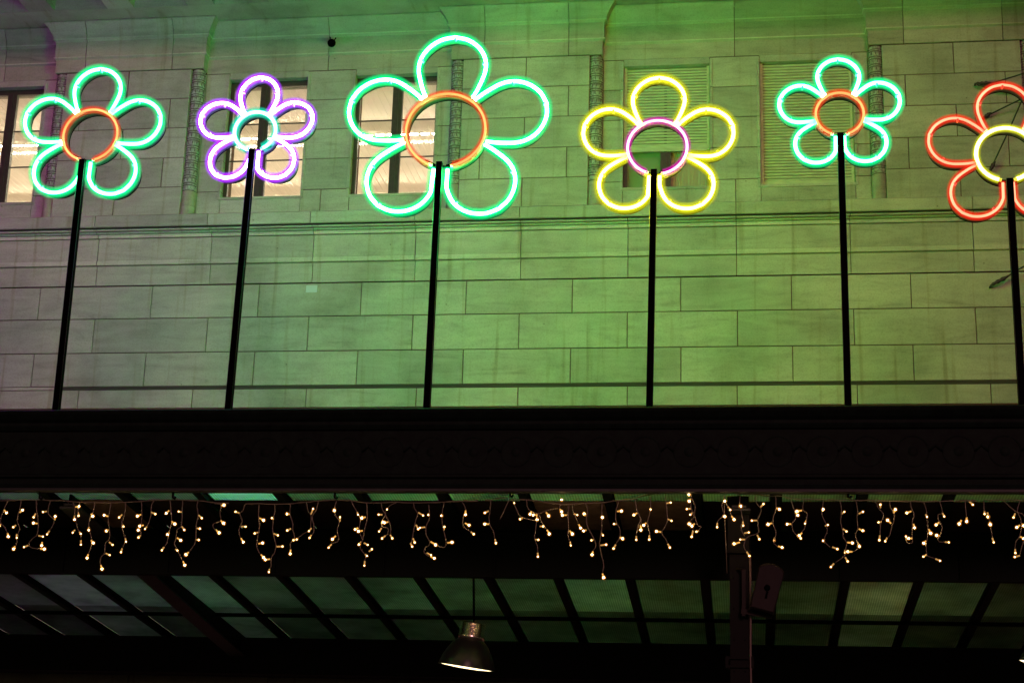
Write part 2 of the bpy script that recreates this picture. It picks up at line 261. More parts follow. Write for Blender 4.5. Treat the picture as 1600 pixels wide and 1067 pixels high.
STRANDS = [
([(12.5,781.5),(6.6,794.6),(2.0,806.4),(1.0,816.9),(6.6,822.2),(11.8,832.7)],[(6.6,796.6,10.2,800.9),(1.0,818.2,-0.7,821.5),(11.8,832.7,12.9,837.9)]),
([(32.8,781.5),(31.5,793.3),(27.8,805.1),(27.6,816.9),(30.8,824.8),(28.2,834.0),(26.2,847.1),(23.4,853.7)],[(30.8,800.5,35.4,796.6),(24.9,820.2,20.7,823.2),(26.2,834.0,26.2,839.9),(23.6,853.0,21.3,857.0)]),
([(56.4,780.8),(57.5,799.9),(59.7,815.6),(58.4,834.0),(51.2,840.6),(45.3,848.4),(48.6,855.0),(63.0,857.3)],[(55.8,801.8,52.5,807.7),(58.4,817.6,52.2,816.7),(60.1,836.6,66.9,837.9),(44.0,851.7,37.4,854.3),(63.0,857.3,69.3,857.3),(65.9,846.5,65.0,852.1)]),
([(78.7,782.2),(75.5,793.3),(75.5,802.5),(84.0,811.0),(84.6,814.3),(81.4,822.8),(76.8,828.7)],[(72.8,798.6,67.2,799.6),(85.3,812.3,86.4,806.4),(77.4,828.7,73.5,834.4)]),
([(113.9,784.4),(116.8,793.3),(116.8,805.1),(119.4,818.2),(122.0,827.4),(126.0,832.7),(126.6,841.9)],[(117.2,827.4,113.5,831.6),(116.8,805.1,116.4,811.4),(124.0,830.7,126.2,833.6),(126.2,843.8,126.5,850.4)]),
([(124.7,784.4),(122.0,793.3),(121.4,802.5),(118.8,815.6)],[(118.1,791.7,123.4,790.9),(122.0,800.5,122.8,805.5)]),
([(148.3,784.8),(145.7,798.6),(140.4,809.1),(138.8,823.5),(142.4,837.9),(142.4,852.4),(137.8,865.5)],[(142.4,802.5,145.0,806.0),(138.8,822.8,138.8,827.7),(142.4,843.8,145.7,847.8),(137.8,865.5,136.1,871.4)]),
([(173.2,785.2),(170.6,802.5),(169.0,813.0),(171.3,828.7),(170.6,841.9),(164.7,848.4),(163.4,862.9),(157.5,870.7),(156.8,879.9),(158.8,882.5)],[(169.3,806.4,162.7,804.5),(169.3,827.4,166.0,829.0),(170.6,846.5,175.9,850.8),(165.4,864.2,171.3,866.8),(157.5,882.5,159.4,888.5)]),
([(196.2,785.4),(194.9,801.2),(190.9,813.0),(190.3,823.5),(195.5,840.6),(195.5,845.8),(191.6,855.0)],[(190.9,803.5,186.1,808.0),(191.6,819.6,192.9,822.2),(195.8,840.6,196.9,845.8),(190.9,856.3,189.2,862.2)]),
([(221.0,784.1),(221.7,802.5),(221.0,813.0),(219.7,828.7),(220.3,836.6),(217.1,839.2)],[(220.3,803.5,214.7,805.8),(224.3,820.2,218.4,821.5),(217.7,824.8,216.0,827.7),(219.7,836.0,216.4,839.2)]),
([(240.7,782.2),(236.7,789.4),(235.7,802.5),(233.5,813.0),(228.9,823.5)],[(236.1,799.9,242.7,802.8),(229.5,822.2,226.6,826.1)]),
([(265.6,781.5),(267.2,798.6),(268.2,813.0),(265.0,828.7),(261.7,844.5),(257.1,853.7)],[(264.3,797.2,259.7,801.4),(268.2,814.3,273.2,818.2),(264.3,832.0,261.7,834.6),(256.4,854.3,252.8,859.2)]),
([(285.3,782.2),(284.6,799.9),(283.3,820.9),(276.8,827.4),(274.8,840.6),(272.2,849.7),(276.1,856.3),(278.7,862.9),(285.3,876.0)],[(284.0,799.6,279.1,798.8),(284.0,822.2,287.9,827.4),(276.8,839.9,282.4,843.8),(274.1,857.6,277.2,859.6),(286.0,876.6,288.6,882.5)]),
([(308.9,782.2),(307.6,792.0),(309.6,803.8),(306.6,820.9),(306.0,834.0),(305.0,847.1),(299.7,856.3),(295.1,862.2)],[(310.2,804.5,315.2,809.1),(307.6,825.1,312.2,825.5),(306.6,842.9,310.5,843.2),(294.8,862.2,290.6,866.1)]),
([(345.7,788.1),(343.7,802.5),(345.0,813.0),(333.2,818.2),(333.9,824.8),(337.8,828.7)],[(345.0,789.4,349.9,789.1),(345.0,813.0,349.6,817.2),(337.1,827.4,342.4,832.0)]),
([(382.4,788.1),(379.8,797.2),(374.5,802.5),(378.5,813.0),(373.2,828.7),(375.9,840.6)],[(373.9,801.2,368.0,799.2),(377.2,822.2,383.7,822.4),(376.5,840.6,380.1,846.5)]),
([(404.6,788.1),(403.9,806.4),(405.2,823.5),(402.0,841.9),(401.3,855.0),(406.6,865.5)],[(405.2,809.1,411.8,812.3),(403.4,831.4,397.9,832.9),(403.9,849.1,410.5,847.8),(407.9,866.1,411.8,870.7)]),
([(428.9,788.1),(429.5,797.2),(426.9,811.7),(426.2,831.4),(430.8,848.4),(429.5,861.5),(423.6,872.0),(423.6,882.5),(420.3,890.0)],[(427.6,811.0,424.9,809.1),(427.6,833.3,434.1,836.0),(432.2,853.7,441.3,853.3),(421.7,873.0,414.4,874.0),(421.0,888.5,420.1,893.3)]),
([(453.8,786.1),(453.1,803.8),(457.1,815.6),(457.7,828.7),(460.4,840.6),(453.8,848.4),(454.5,858.9)],[(452.5,803.1,448.6,802.5),(454.5,825.5,448.8,828.3),(460.4,841.9,458.7,843.4),(454.1,858.3,453.4,864.8)]),
([(478.7,784.8),(481.4,798.6),(486.0,805.1),(485.3,820.9),(484.0,827.4),(473.5,834.0),(465.6,839.9)],[(486.0,803.1,489.2,794.6),(486.6,824.8,482.7,829.4),(465.6,840.6,463.6,842.3)]),
([(497.1,782.8),(494.5,795.9),(487.9,806.4),(489.2,815.6),(490.6,828.7),(487.9,835.3)],[(486.6,835.3,483.7,839.9)]),
([(526.0,781.5),(522.7,794.6),(524.0,805.1),(529.9,814.3),(526.6,828.7),(529.3,839.2),(527.3,845.8),(518.1,848.4)],[(522.7,794.6,522.3,797.0),(531.2,814.3,531.2,807.7),(524.7,836.6,519.4,841.9),(518.1,849.7,513.5,855.0)]),
([(549.0,782.8),(553.5,792.0),(559.4,802.5),(562.7,810.4),(561.4,826.1),(562.7,834.0),(566.7,843.2)],[(558.1,799.9,559.4,803.8),(559.4,824.1,554.9,826.8),(566.7,828.7,560.1,829.7)]),
([(572.6,785.2),(573.9,807.7),(570.6,822.2),(568.0,835.3),(566.0,844.5),(561.4,851.0),(565.4,860.2),(571.9,868.1),(569.3,876.0)],[(571.3,807.5,565.6,808.8),(564.0,846.5,561.2,850.4),(568.6,847.8,574.5,850.8),(570.6,865.5,573.5,868.1),(569.9,876.0,569.3,883.2),(576.5,861.5,581.1,857.6)]),
([(595.5,785.4),(597.5,795.9),(602.1,803.8),(596.9,813.0),(596.9,822.2),(606.0,824.8),(606.0,832.7),(602.1,837.9)],[(597.5,803.8,591.6,803.5),(604.7,815.6,599.2,815.6),(596.2,824.8,592.3,829.8),(602.1,836.6,596.9,840.8)]),
([(619.7,784.8),(607.9,790.7),(602.0,802.5),(607.9,814.3),(610.5,823.5),(609.8,834.0)],[(604.6,794.6,604.9,795.9),(606.6,815.0,600.7,816.3),(609.8,835.3,612.9,840.6)]),
([(645.9,786.1),(647.9,794.6),(652.5,802.5),(648.6,815.6),(645.3,834.0),(643.3,844.5),(640.9,849.7)],[(653.8,800.5,661.0,804.9),(649.9,819.6,653.5,826.1),(645.3,840.6,647.9,847.1),(641.3,848.4,644.0,853.4)]),
([(669.6,788.1),(670.9,799.9),(670.9,809.1),(665.6,823.5),(666.3,836.6),(671.5,845.8),(669.6,852.4),(664.3,855.0),(663.0,862.9),(669.6,868.8)],[(669.6,801.8,669.3,804.1),(664.3,823.2,656.4,824.1),(672.8,845.8,680.7,850.8),(666.9,863.5,673.5,866.8),(672.8,869.4,678.7,871.8)]),
([(693.8,785.4),(690.6,802.5),(691.2,818.2),(693.8,831.4),(697.1,847.1),(693.8,855.0),(684.0,852.4)],[(689.9,804.5,689.5,806.2),(693.2,827.4,694.5,822.8),(699.1,847.8,706.3,846.9)]),
([(722.0,784.1),(728.0,795.9),(723.4,809.1),(724.0,822.2),(735.2,830.1)],[(727.6,797.2,727.3,803.8),(726.6,816.9,732.8,820.2),(735.8,830.7,740.2,834.0)]),
([(766.7,782.2),(765.6,798.6),(764.0,809.1),(766.0,821.5),(770.6,828.7),(773.2,840.6)],[(763.4,797.9,757.5,800.9),(764.0,818.5,757.5,818.2),(773.5,841.9,774.8,848.2)]),
([(796.9,776.9),(789.0,794.6),(781.1,811.0)],[]),
([(800.0,780.0),(806.0,793.5),(813.5,807.0),(830.0,811.5),(840.5,814.5)],[(803.0,784.8,803.3,786.4),(816.5,808.8,812.7,810.7)]),
([(822.5,780.7),(825.5,795.0),(840.5,801.7),(855.5,796.5),(872.0,793.5)],[(830.7,798.7,828.2,802.8),(839.7,804.0,833.0,804.3),(839.7,805.5,839.3,811.2),(853.2,800.2,857.4,805.5)]),
([(840.5,801.7),(836.7,828.0),(835.2,840.0),(839.3,852.0),(840.2,862.5)],[(843.5,822.0,848.7,822.0),(836.0,842.7,841.2,843.0),(840.2,863.2,840.5,869.2)]),
([(842.0,802.5),(846.5,816.0),(854.0,826.5)],[(854.7,827.2,858.2,833.7)]),
([(881.0,786.9),(874.2,790.5),(875.0,795.0)],[(878.3,782.4,877.5,780.7),(875.0,795.0,877.5,799.2)]),
([(888.5,787.5),(887.7,810.0),(888.5,825.0),(887.0,834.0),(890.0,846.0)],[(885.5,804.3,878.7,804.7),(890.0,828.7,894.2,833.7),(890.7,846.0,891.8,851.7)]),
([(894.5,787.5),(896.0,801.0),(903.5,816.0)],[(896.7,802.2,902.0,804.3),(904.2,819.0,907.2,824.5)]),
([(914.0,786.0),(918.5,795.0),(916.2,813.0),(920.0,826.5),(927.5,840.0),(931.2,852.0),(926.0,861.0)],[(914.7,805.5,912.8,802.5),(916.2,827.7,911.7,829.0),(927.5,842.7,924.2,843.7),(926.4,861.0,925.2,866.2)]),
([(940.7,785.4),(940.2,808.5),(940.2,825.0),(938.0,840.0),(936.8,852.0),(941.0,871.5),(943.2,882.0),(941.7,894.0)],[(940.7,807.0,941.0,808.8),(939.5,832.2,942.2,835.8),(938.0,851.7,947.0,850.5),(941.4,895.5,943.2,901.8)]),
([(966.5,781.8),(962.0,801.0),(962.7,814.5),(968.0,825.0),(968.7,837.0),(962.7,849.0)],[(964.2,798.7,971.0,798.0),(964.2,818.2,959.3,818.2),(968.0,838.5,972.8,841.2),(962.0,850.5,958.7,856.5)]),
([(992.0,779.2),(995.7,798.0),(1001.7,811.5),(1001.0,819.0)],[(995.7,801.0,990.5,804.0),(1001.0,820.5,1001.3,827.5)]),
([(1001.7,810.0),(995.7,825.0),(994.5,835.5)],[(994.2,837.0,994.2,843.0)]),
([(1016.4,771.7),(1016.4,795.9),(1011.8,815.6),(1015.1,831.4),(1014.7,835.3)],[(1016.0,794.6,1016.3,795.8),(1009.8,816.3,1005.9,820.2),(1014.7,836.0,1014.4,842.5)]),
([(1040.0,765.5),(1040.7,785.4),(1042.7,809.1),(1039.4,822.2),(1033.5,831.4),(1039.4,840.6),(1043.3,848.4)],[(1041.3,786.1,1047.9,784.8),(1042.7,810.6,1049.2,813.3),(1032.8,830.7,1025.6,829.8),(1043.3,849.1,1046.6,855.0)]),
([(1078.7,764.4),(1080.1,776.2),(1086.0,789.4),(1085.3,805.1),(1090.6,820.9),(1095.1,821.5),(1091.9,828.7)],[(1077.7,763.1,1077.4,761.8),(1080.1,773.0,1076.4,772.6),(1080.1,778.9,1076.8,782.5),(1079.4,794.4,1073.2,794.9),(1091.9,828.7,1088.2,830.3)]),
([(1082.0,764.4),(1079.4,789.4),(1084.0,807.7),(1078.7,813.0),(1082.9,826.1)],[(1082.7,799.9,1078.5,803.8),(1077.7,815.6,1076.8,818.0),(1085.3,817.6,1081.1,821.5),(1082.9,828.7,1080.7,838.2)]),
([(1129.9,764.4),(1131.9,781.5),(1127.3,789.4),(1131.2,802.5),(1122.0,813.0),(1120.7,816.9)],[(1131.9,781.5,1132.3,782.8),(1131.9,805.8,1131.9,807.3),(1120.7,816.9,1120.5,823.2)]),
([(1131.2,764.4),(1133.2,782.8),(1137.8,792.0),(1143.0,805.1)],[(1137.1,791.3,1141.1,796.2),(1143.0,805.8,1147.0,811.4)]),
([(1156.2,771.7),(1156.2,789.4),(1160.8,813.0),(1158.1,820.9),(1159.4,830.1),(1163.4,836.6)],[(1156.2,788.7,1157.2,790.4),(1160.8,814.3,1161.4,820.9),(1162.7,832.7,1169.9,831.4)]),
([(1180.4,773.6),(1181.8,785.4),(1187.7,792.7),(1189.0,798.6),(1183.7,813.0),(1185.7,828.7),(1181.1,834.0),(1169.3,837.9),(1164.0,844.5),(1162.7,855.0),(1166.7,861.5)],[(1188.3,792.0,1192.9,787.0),(1183.1,812.7,1174.8,813.0),(1183.1,835.3,1186.4,841.9),(1164.0,842.5,1156.8,842.5),(1156.2,846.9,1147.0,849.1),(1166.7,861.5,1170.9,868.1)]),
([(1211.8,774.9),(1212.5,793.3),(1207.9,809.1),(1208.5,819.6),(1212.5,831.4),(1210.5,841.9),(1209.2,848.4),(1215.7,853.7)],[(1213.1,793.3,1217.7,795.3),(1205.9,816.9,1200.0,818.9),(1210.8,839.2,1209.8,844.2),(1215.7,853.0,1222.0,855.0)]),
([(1234.8,778.9),(1241.3,797.2),(1243.3,809.1),(1237.4,818.2),(1240.7,831.4),(1247.2,836.6)],[(1242.0,800.5,1246.6,804.5),(1236.1,818.2,1229.9,818.5),(1245.3,836.0,1251.2,840.6)]),
([(1255.8,778.9),(1254.5,795.9),(1261.0,801.2),(1260.4,811.7),(1257.7,823.5),(1252.5,831.4),(1248.6,836.0)],[(1253.1,797.0,1245.3,798.6),(1259.7,813.0,1257.7,817.6),(1253.1,832.0,1248.6,836.6)]),
([(1286.6,780.8),(1285.3,792.0),(1284.6,805.1),(1290.6,818.2),(1292.5,828.7),(1287.9,841.9),(1290.6,848.4),(1297.1,854.3)],[(1285.3,794.6,1284.0,795.9),(1289.2,821.5,1293.4,819.8),(1286.6,842.5,1286.0,844.5),(1300.4,854.3,1308.3,857.3)]),
([(1312.2,782.2),(1314.8,795.9),(1313.5,815.6),(1316.8,828.7),(1317.5,839.2),(1322.7,847.1),(1320.7,861.5),(1319.4,868.1),(1305.0,878.6)],[(1314.2,803.1,1319.4,799.2),(1316.8,825.9,1322.7,829.8),(1324.0,847.1,1331.9,847.8),(1320.5,858.9,1320.5,862.9),(1320.7,870.1,1324.4,876.6),(1303.0,879.9,1298.2,885.4)]),
([(1337.1,782.2),(1339.8,795.9),(1339.1,811.7),(1340.4,824.8),(1336.5,836.6),(1341.7,852.4),(1337.8,858.9),(1332.5,861.5)],[(1341.7,802.5,1348.3,799.2),(1341.7,826.1,1348.3,828.7),(1340.4,847.8,1342.4,853.0),(1331.9,861.5,1324.7,861.5)]),
([(1361.4,781.5),(1369.3,785.4),(1371.9,792.7),(1380.4,803.8),(1375.9,818.2),(1375.2,835.3)],[(1375.6,793.3,1375.6,788.1),(1377.2,815.0,1372.6,815.6),(1374.8,836.0,1373.9,843.4)]),
([(1390.3,782.8),(1390.9,792.0),(1396.9,802.5),(1396.9,813.0),(1392.9,823.5),(1390.3,835.3),(1385.7,840.6)],[(1396.2,801.2,1398.8,795.9),(1392.3,817.6,1387.0,812.3),(1386.1,839.9,1383.1,845.1)]),
([(1422.2,782.8),(1424.8,795.9),(1428.7,803.8),(1425.4,815.6),(1425.4,839.2),(1425.4,847.1),(1418.2,848.4),(1416.2,843.8)],[(1423.9,798.3,1416.9,800.9),(1427.4,818.2,1429.0,824.1),(1425.4,840.6,1419.9,840.8),(1416.2,843.8,1415.6,837.7)]),
([(1443.1,783.5),(1447.1,795.9),(1448.4,810.4),(1449.7,826.1),(1449.1,839.2),(1447.1,849.7),(1447.7,862.9),(1449.1,868.1),(1460.9,872.0)],[(1446.4,803.1,1448.4,807.1),(1451.0,826.1,1454.3,832.7),(1447.1,844.5,1443.5,848.2),(1447.7,866.1,1442.8,869.2),(1461.5,872.7,1468.7,875.6)]),
([(1468.1,783.5),(1472.7,800.5),(1465.5,803.8),(1466.8,813.0),(1472.0,822.2),(1469.4,835.3),(1465.5,841.9),(1468.7,846.5),(1476.6,846.5)],[(1472.7,801.2,1475.3,806.4),(1467.4,815.6,1462.6,819.6),(1469.4,836.9,1463.5,836.0),(1476.6,846.5,1482.5,846.9)]),
([(1508.1,782.5),(1508.8,795.9),(1510.5,807.7)],[(1510.5,808.4,1510.5,814.3),(1502.2,812.3,1498.9,818.0),(1514.0,782.8,1519.9,788.1)]),
([(1537.0,781.5),(1538.3,798.6),(1542.9,802.5),(1546.8,815.6),(1548.8,828.7),(1550.8,839.2)],[(1538.3,798.6,1538.3,802.8),(1542.9,800.5,1543.8,807.1),(1546.8,815.0,1547.2,818.9),(1550.4,839.9,1552.7,846.9)]),
([(1593.4,782.2),(1589.5,798.6),(1594.7,809.1),(1596.0,823.5),(1593.4,836.6),(1586.9,847.1),(1586.2,857.6)],[(1586.2,801.8,1583.6,808.0),(1593.4,820.2,1588.8,823.5),(1594.1,837.9,1599.3,841.2),(1586.2,857.6,1586.5,863.5),(1593.4,867.5,1585.5,869.7)]),
([(1567.2,781.5),(1586.9,798.6),(1600.0,805.1),(1602.6,828.7),(1593.4,866.8)],[(1596.0,818.2,1599.3,820.9),(1600.6,841.9,1605.2,845.8)]),
]

# ================================================================== the building
YL = 23.0           # lower wall face
YP = 22.97          # pilaster face
YB = 23.14          # recessed bays between the pilasters
YS = 22.74          # sill course
X0, X1 = -16.0, 8.2   # how far the facade runs
bld = thing('stone_building', 'pale stone facade in coursed blocks with pilasters and windows, rising behind the glass canopy', 'building')
JG = .0055           # half joint
def tone(): return random.choice((1, 1, 1.02, .95, .92, 1.05, .87)) * random.uniform(.96, 1.04)
def xs(lst, py, Y): return [Xp(a, py, Y) for a in lst]
def fill(js, x0, x1, pitch):
    """extend the measured joints past the picture on both sides"""
    js = sorted(js)
    while js[0] - pitch > x0: js.insert(0, js[0] - pitch)
    while js[-1] + pitch < x1: js.append(js[-1] + pitch)
    return [a for a in js if x0 + .12 < a < x1 - .12]
def course(mb, x0, x1, z0, z1, joints, yf, yb=None, c=.006):
    e = [x0] + joints + [x1]
    for a, b in zip(e, e[1:]): mb.box(a + JG, b - JG, yf + random.uniform(-.0015, .0015), yb or yf + .12, z0 + JG, z1 - JG, 0, tone(), c)
# ---- lower wall
zA = Zp(800, 437.5, YL); zB = Zp(800, 490, YL); zC = Zp(800, 545, YL); zD = Zp(800, 599.5, YL); zD0 = Zp(800, 604.5, YL); zE = Zp(800, 638, YL)
wl = MB()
wl.box(X0, X1, YL + .02, YL + .4, 0, zA, 1)
PT = 2.05
course(wl, X0, X1, zB, zA, fill(xs([62, 237, 404, 564, 728, 894, 1063.5, 1237, 1424], 465, YL), X0, X1, PT), YL)
course(wl, X0, X1, zC, zB, fill(xs([146, 323, 481, 644, 810.5, 980, 1152.5, 1335, 1526], 520, YL), X0, X1, PT), YL)
course(wl, X0, X1, zD, zC, fill(xs([51, 226, 396, 557.5, 723, 891, 1064, 1239, 1428], 575, YL), X0, X1, PT), YL)
course(wl, X0, X1, zE + .03, zD0, fill(xs([122, 300, 478, 650, 809, 980, 1152, 1340, 1549], 620, YL), X0, X1, PT), YL)
wl.box(Xp(97, 604, YL), Xp(1588, 592, YL), YL + .012, YL + .05, zD0, zD, 2)  # groove filled dark to paint its shade
wl.box(X0, Xp(97, 604, YL), YL - .001, YL + .05, zD0 + .004, zD - .004, 0)
zz = zE - .02
for k in range(14):
    z2 = zz - .47
    if z2 < .1: break
    course(wl, X0, X1, z2, zz, fill([X0 + 1.1 + (k % 2) * 1.0], X0, X1, PT), YL)
    zz = z2
wl.build('wall', [STONE, MORTAR, SHADE_LINE], bld)
# ---- string moulding above it
zs = [Zp(813, y, YL) for y in (437, 405, 397, 362, 356, 348)]
ms = MB(); z0, z1, z2, z3, z4, z5 = zs
zt = Zp(813, 341.5, YS)
prof = [(YL - .004, z0 + .01), (YL - .004, z1 - .02), (YL - .002, z1 - .004), (YL - .052, z1 + .006), (YL - .056, z2 - .006), (YL - .030, z2), (YL - .034, z2 + .008), (YL - .040, z3 - .008), (YL - .030, z3 - .004), (YL - .075, z3),
        (YL - .080, z4 - .012), (YL - .066, z4 - .006), (YL - .110, z4), (YL - .118, z4 + .03), (YL - .15, z5), (YL - .155, z5 + .055), (YL - .195, zt - .035), (YL - .195, zt - .028), (YL - .09, zt - .026), (YL - .09, zt)]
e = [X0] + fill([Xp(a, 430, YL) for a in (151, 328, 488, 648, 813, 981, 1151, 1330, 1523)], X0, X1, PT) + [X1]
ms.box(X0, X1, YL + .06, YL + .4, z0, zt, 1)
TB = {i: 1.0 for i in range(len(prof) - 1)}
for i in range(len(prof) - 1):
    (ya_, za_), (yb_, zb_) = prof[i], prof[i + 1]
    if zb_ - za_ > .006 and min(ya_, yb_) < YL - .05: TB[i] = 1.22      # projecting lips painted paler, as if catching the light
for a, b in zip(e, e[1:]): ms.sweepx(prof, a + JG, b - JG, 0, tone(), YL + .05, TB)
ms.build('string_moulding', [STONE, MORTAR], bld)
# ---- sill course
zst = Zp(813, 321.5, YS)
sc = MB(); e = [X0] + fill([Xp(a, 345, YS) for a in (148.5, 324, 484.5, 647, 811, 978, 1150, 1322, 1521)], X0, X1, PT) + [X1]
sc.box(X0, X1, YL + .0, YL + .4, zt + .002, zst, 1)
for a, b in zip(e, e[1:]): sc.sweepx([(YS + .012, zt + .004), (YS, zt + .016), (YS, zst - .02), (YS + .03, zst)], a + JG, b - JG, 0, tone(), YL)
sc.box(X0, X1, YS + .02, YL, zt - .004, zt + .0035, 2)  # dark slab painting the shadow line under the sill
sc.build('sill_course', [STONE, MORTAR, SHADE_LINE], bld)
# ---- rows of the upper wall at the pilaster face
zr = [Zp(880, y, YP) for y in (88, 134.5, 181.8, 229.8, 277)] + [zst + .0]
zrB = [Zp(1148, y, YB) for y in (88.5, 135.5, 183, 230.5, 280)] + [zst + .0]
pj = [[1, 0], [0, 1]]
zent = Zp(850, 5, YP - .18)
def pilaster(x0, x1, joints):
    mb = MB(); mb.box(x0 + .01, x1 - .01, YP + .012, YB + .2, zst, zr[0], 1)
    for i in range(5): course(mb, x0, x1, zr[i + 1] + (0 if i == 4 else 0), zr[i], [j for j in joints[i] if x0 + .2 < j < x1 - .2], YP, YP + .1)
    return mb.build('pilaster', [STONE, MORTAR], bld)
def rope(xc, parent, side):
    """turned and carved half column in the angle of the pilaster"""
    r = .108; zb = zrB[4] - .02; pr = [(r + .004, zst + .004), (r + .004, zb - .012), (r - .012, zb)]
    z = zb
    while z < zr[0] - .13:
        pr += [(r - .012, z), (r, z + .010), (r + .004, z + .045), (r, z + .075), (r - .014, z + .085), (r - .014, z + .09), (r - .004, z + .096), (r - .004, z + .116), (r - .014, z + .122)]
        z += .124
    pr += [(r - .012, zr[0] - .01), (r - .012, zr[0])]
    mb = MB(); lo = [p for p in pr if p[1] <= zb]; hi = [p for p in pr if p[1] >= zb]
    mb.lathe(lo, (xc, YP + r + .012, 0), n=14, mat=0, a0=0, a1=2 * pi); mb.lathe(hi, (xc, YP + r + .012, 0), n=14, mat=1)
    zq = zb
    while zq < zr[0] - .13:
        for dz_, q_ in ((.0, .008), (.087, .0075), (.120, .006)): mb.tube([(xc + cos(a) * (r - .006), YP + r + .012 + sin(a) * (r - .006), zq + dz_) for a in [pi * (1 + k / 12) for k in range(13)]], q_, 5, mat=3)
        zq += .124
    # little vertical nicks between the rings
    zz = zb + .1; k = 0
    while zz < zr[0] - .13:
        for q in range(5):
            a = pi * (1.12 + .19 * q) + (k % 2) * .2
            mb.rotbox((xc + cos(a) * (r + .001), YP + r + .012 + sin(a) * (r + .001), zz + .07), Vector((-sin(a), cos(a), 0)) * .006, Vector((cos(a), sin(a), 0)) * .004, (0, 0, .022), 3)
        zz += .124; k += 1
    return mb.build('carved_column', [STONE_UP, CARVED, MORTAR, CARVE_DARK], parent)
def ent(x0, x1, Yf, joints, eL, eR, zlow=None):
    """entablature block with cove, over pilasters and bays alike"""
    mb = MB(); e = [x0] + [j for j in joints if x0 + .1 < j < x1 - .1] + [x1]
    za, zb, zc, zd = (zlow or zr[0] + .012), Zp(850, 66, YP), Zp(850, 38, YP), zent
    lev = [(za, .0), (zb - .02, .0), (zb + .006, .030), (zb + .022, .032), (zb + .026, .024), (zc - .02, .026), (zc + .008, .058), (zc + .028, .060), (zc + .034, .054), (zc + (zd - zc) * .30, .070), (zc + (zd - zc) * .60, .115), (zc + (zd - zc) * .82, .160), (zd - .02, .19), (zd, .19)]
    mb.box(x0 + .02, x1 - .02, Yf + .03, Yf + .4, za - .006, zd, 1)
    for i, (a, b) in enumerate(zip(e, e[1:])):
        mb.loft(lev, a + JG * (i > 0), b - JG * (i < len(e) - 2), Yf, Yf + .3, eL * (i == 0), eR * (i == len(e) - 2), 0, tone())
        for zq, oq in ((zb, .036), (zc + .006, .066)): mb.loft([(zq + .004, oq), (zq + .020, oq + .004)], a + JG * (i > 0), b - JG * (i < len(e) - 2), Yf, Yf + .1, eL * (i == 0), eR * (i == len(e) - 2), 0, 1.35)  # beads given a paler tone to paint their highlight
    return mb.build('entablature', [STONE_UP, MORTAR], bld)
P1 = (Xp(104, 114, YP), Xp(300, 109, YP)); P2 = (Xp(724, 93, YP), Xp(922, 87, YP)); P3x0 = Xp(1377, 70, YP); P3 = (P3x0, P3x0 + (P2[1] - P2[0]) * 1.02)
def J(lst, y): return [Xp(a, y, YP) for a in lst]
j1 = [J([200], 135), J([125, 264], 180), J([190], 225), J([120, 253], 270), J([178], 312)]
j2 = [J([822], 110), J([753, 888], 158), J([819], 205), J([749, 885], 255), J([815], 300)]
j3 = [J([1490], 90), J([1415, 1572], 140), J([1495], 187), J([1420, 1577], 238), J([1501], 285)]
for (a, b), jj, ej in ((P1, j1, J([135, 270], 90)), (P2, j2, J([758, 889], 60)), (P3, j3, J([1411, 1566], 40))):
    p = pilaster(a, b, jj)
    for q0, q1 in ((a - .19, a + .01), (b - .01, b + .19)):
        mbk = MB(); zz_ = zrB
        mbk.box(q0 - .002, q1 + .002, YB + .014, YB + .5, zst, zr[0] + .012, 1)
        for i in range(5): mbk.box(q0, q1, YB + .002, YB + .1, zz_[i + 1] + JG, zz_[i] - JG, 0, tone())
        mbk.build('return_wall', [STONE, MORTAR], p)
    rope(a - .085, p, -1); rope(b + .085, p, 1)
    ent(a - .19, b + .19, YP - .005, ej, 1, 1)
W = P2[0] - P1[1]
bays = [(P1[1] + .19, P2[0] - .19), (P2[1] + .19, P3[0] - .19), (P1[0] - .19 - (P2[0] - P1[1] - .38), P1[0] - .19), (P3[1] + .19, X1)]
ent(bays[0][0], bays[0][1], YB, [Xp(515, 70, YB)], 0, 0, zrB[0] + .006)
ent(bays[1][0], bays[1][1], YB, [Xp(1147.5, 60, YB)], 0, 0, zrB[0] + .006)
ent(X0, bays[2][1], YB, [X0 + 2, X0 + 4.2], 0, 0, zrB[0] + .006)
ent(bays[3][0], X1, YB, [], 0, 0, zrB[0] + .006)
# ---- bay walls with their window openings
zh = Zp(420, 126.5, YB + .05); zsl = Zp(410, 308, YB + .05)      # window head and sill
zh5 = Zp(1260, 98, YB + .04)
# (left px, right px) of each opening measured at mid height of the reveal
ox = {2: (Xp(352, 215, YB), Xp(475, 215, YB)), 3: (Xp(551, 215, YB), Xp(679, 215, YB)), 4: (Xp(974, 200, YB), Xp(1109, 200, YB)), 5: (Xp(1188, 200, YB), Xp(1334, 200, YB))}
w1r = Xp(59, 230, YB); ox[1] = (w1r - (ox[3][1] - ox[3][0]), w1r)
YG = YB + .16     # glass
def pier(x0, x1, zlist, jl=(), edge=True):
    mb = MB(); mb.box(x0 + .004, x1 - .004, YB + .012, YB + .5, zst, zr[0] + .012, 1)
    for i in range(5):
        jj = [j for j in (jl if i == 4 else ()) if x0 + .1 < j < x1 - .1]
        course(mb, x0, x1, zlist[i + 1], zlist[i], jj, YB, YB + .48)
    return mb
b0, b1 = bays[0]; c0, c1 = bays[1]; d0, d1 = bays[2]
segs = [(b0, ox[2][0], ()), (ox[2][1], ox[3][0], (Xp(500.5, 310, YB),)), (ox[3][1], b1, ()), (c0, ox[4][0], ()), (ox[4][1], ox[5][0], (Xp(1149.5, 295, YB),)), (ox[5][1], c1, ()), (ox[1][1], d1, ()), (X0, ox[1][0], ()), (bays[3][0], X1, ())]
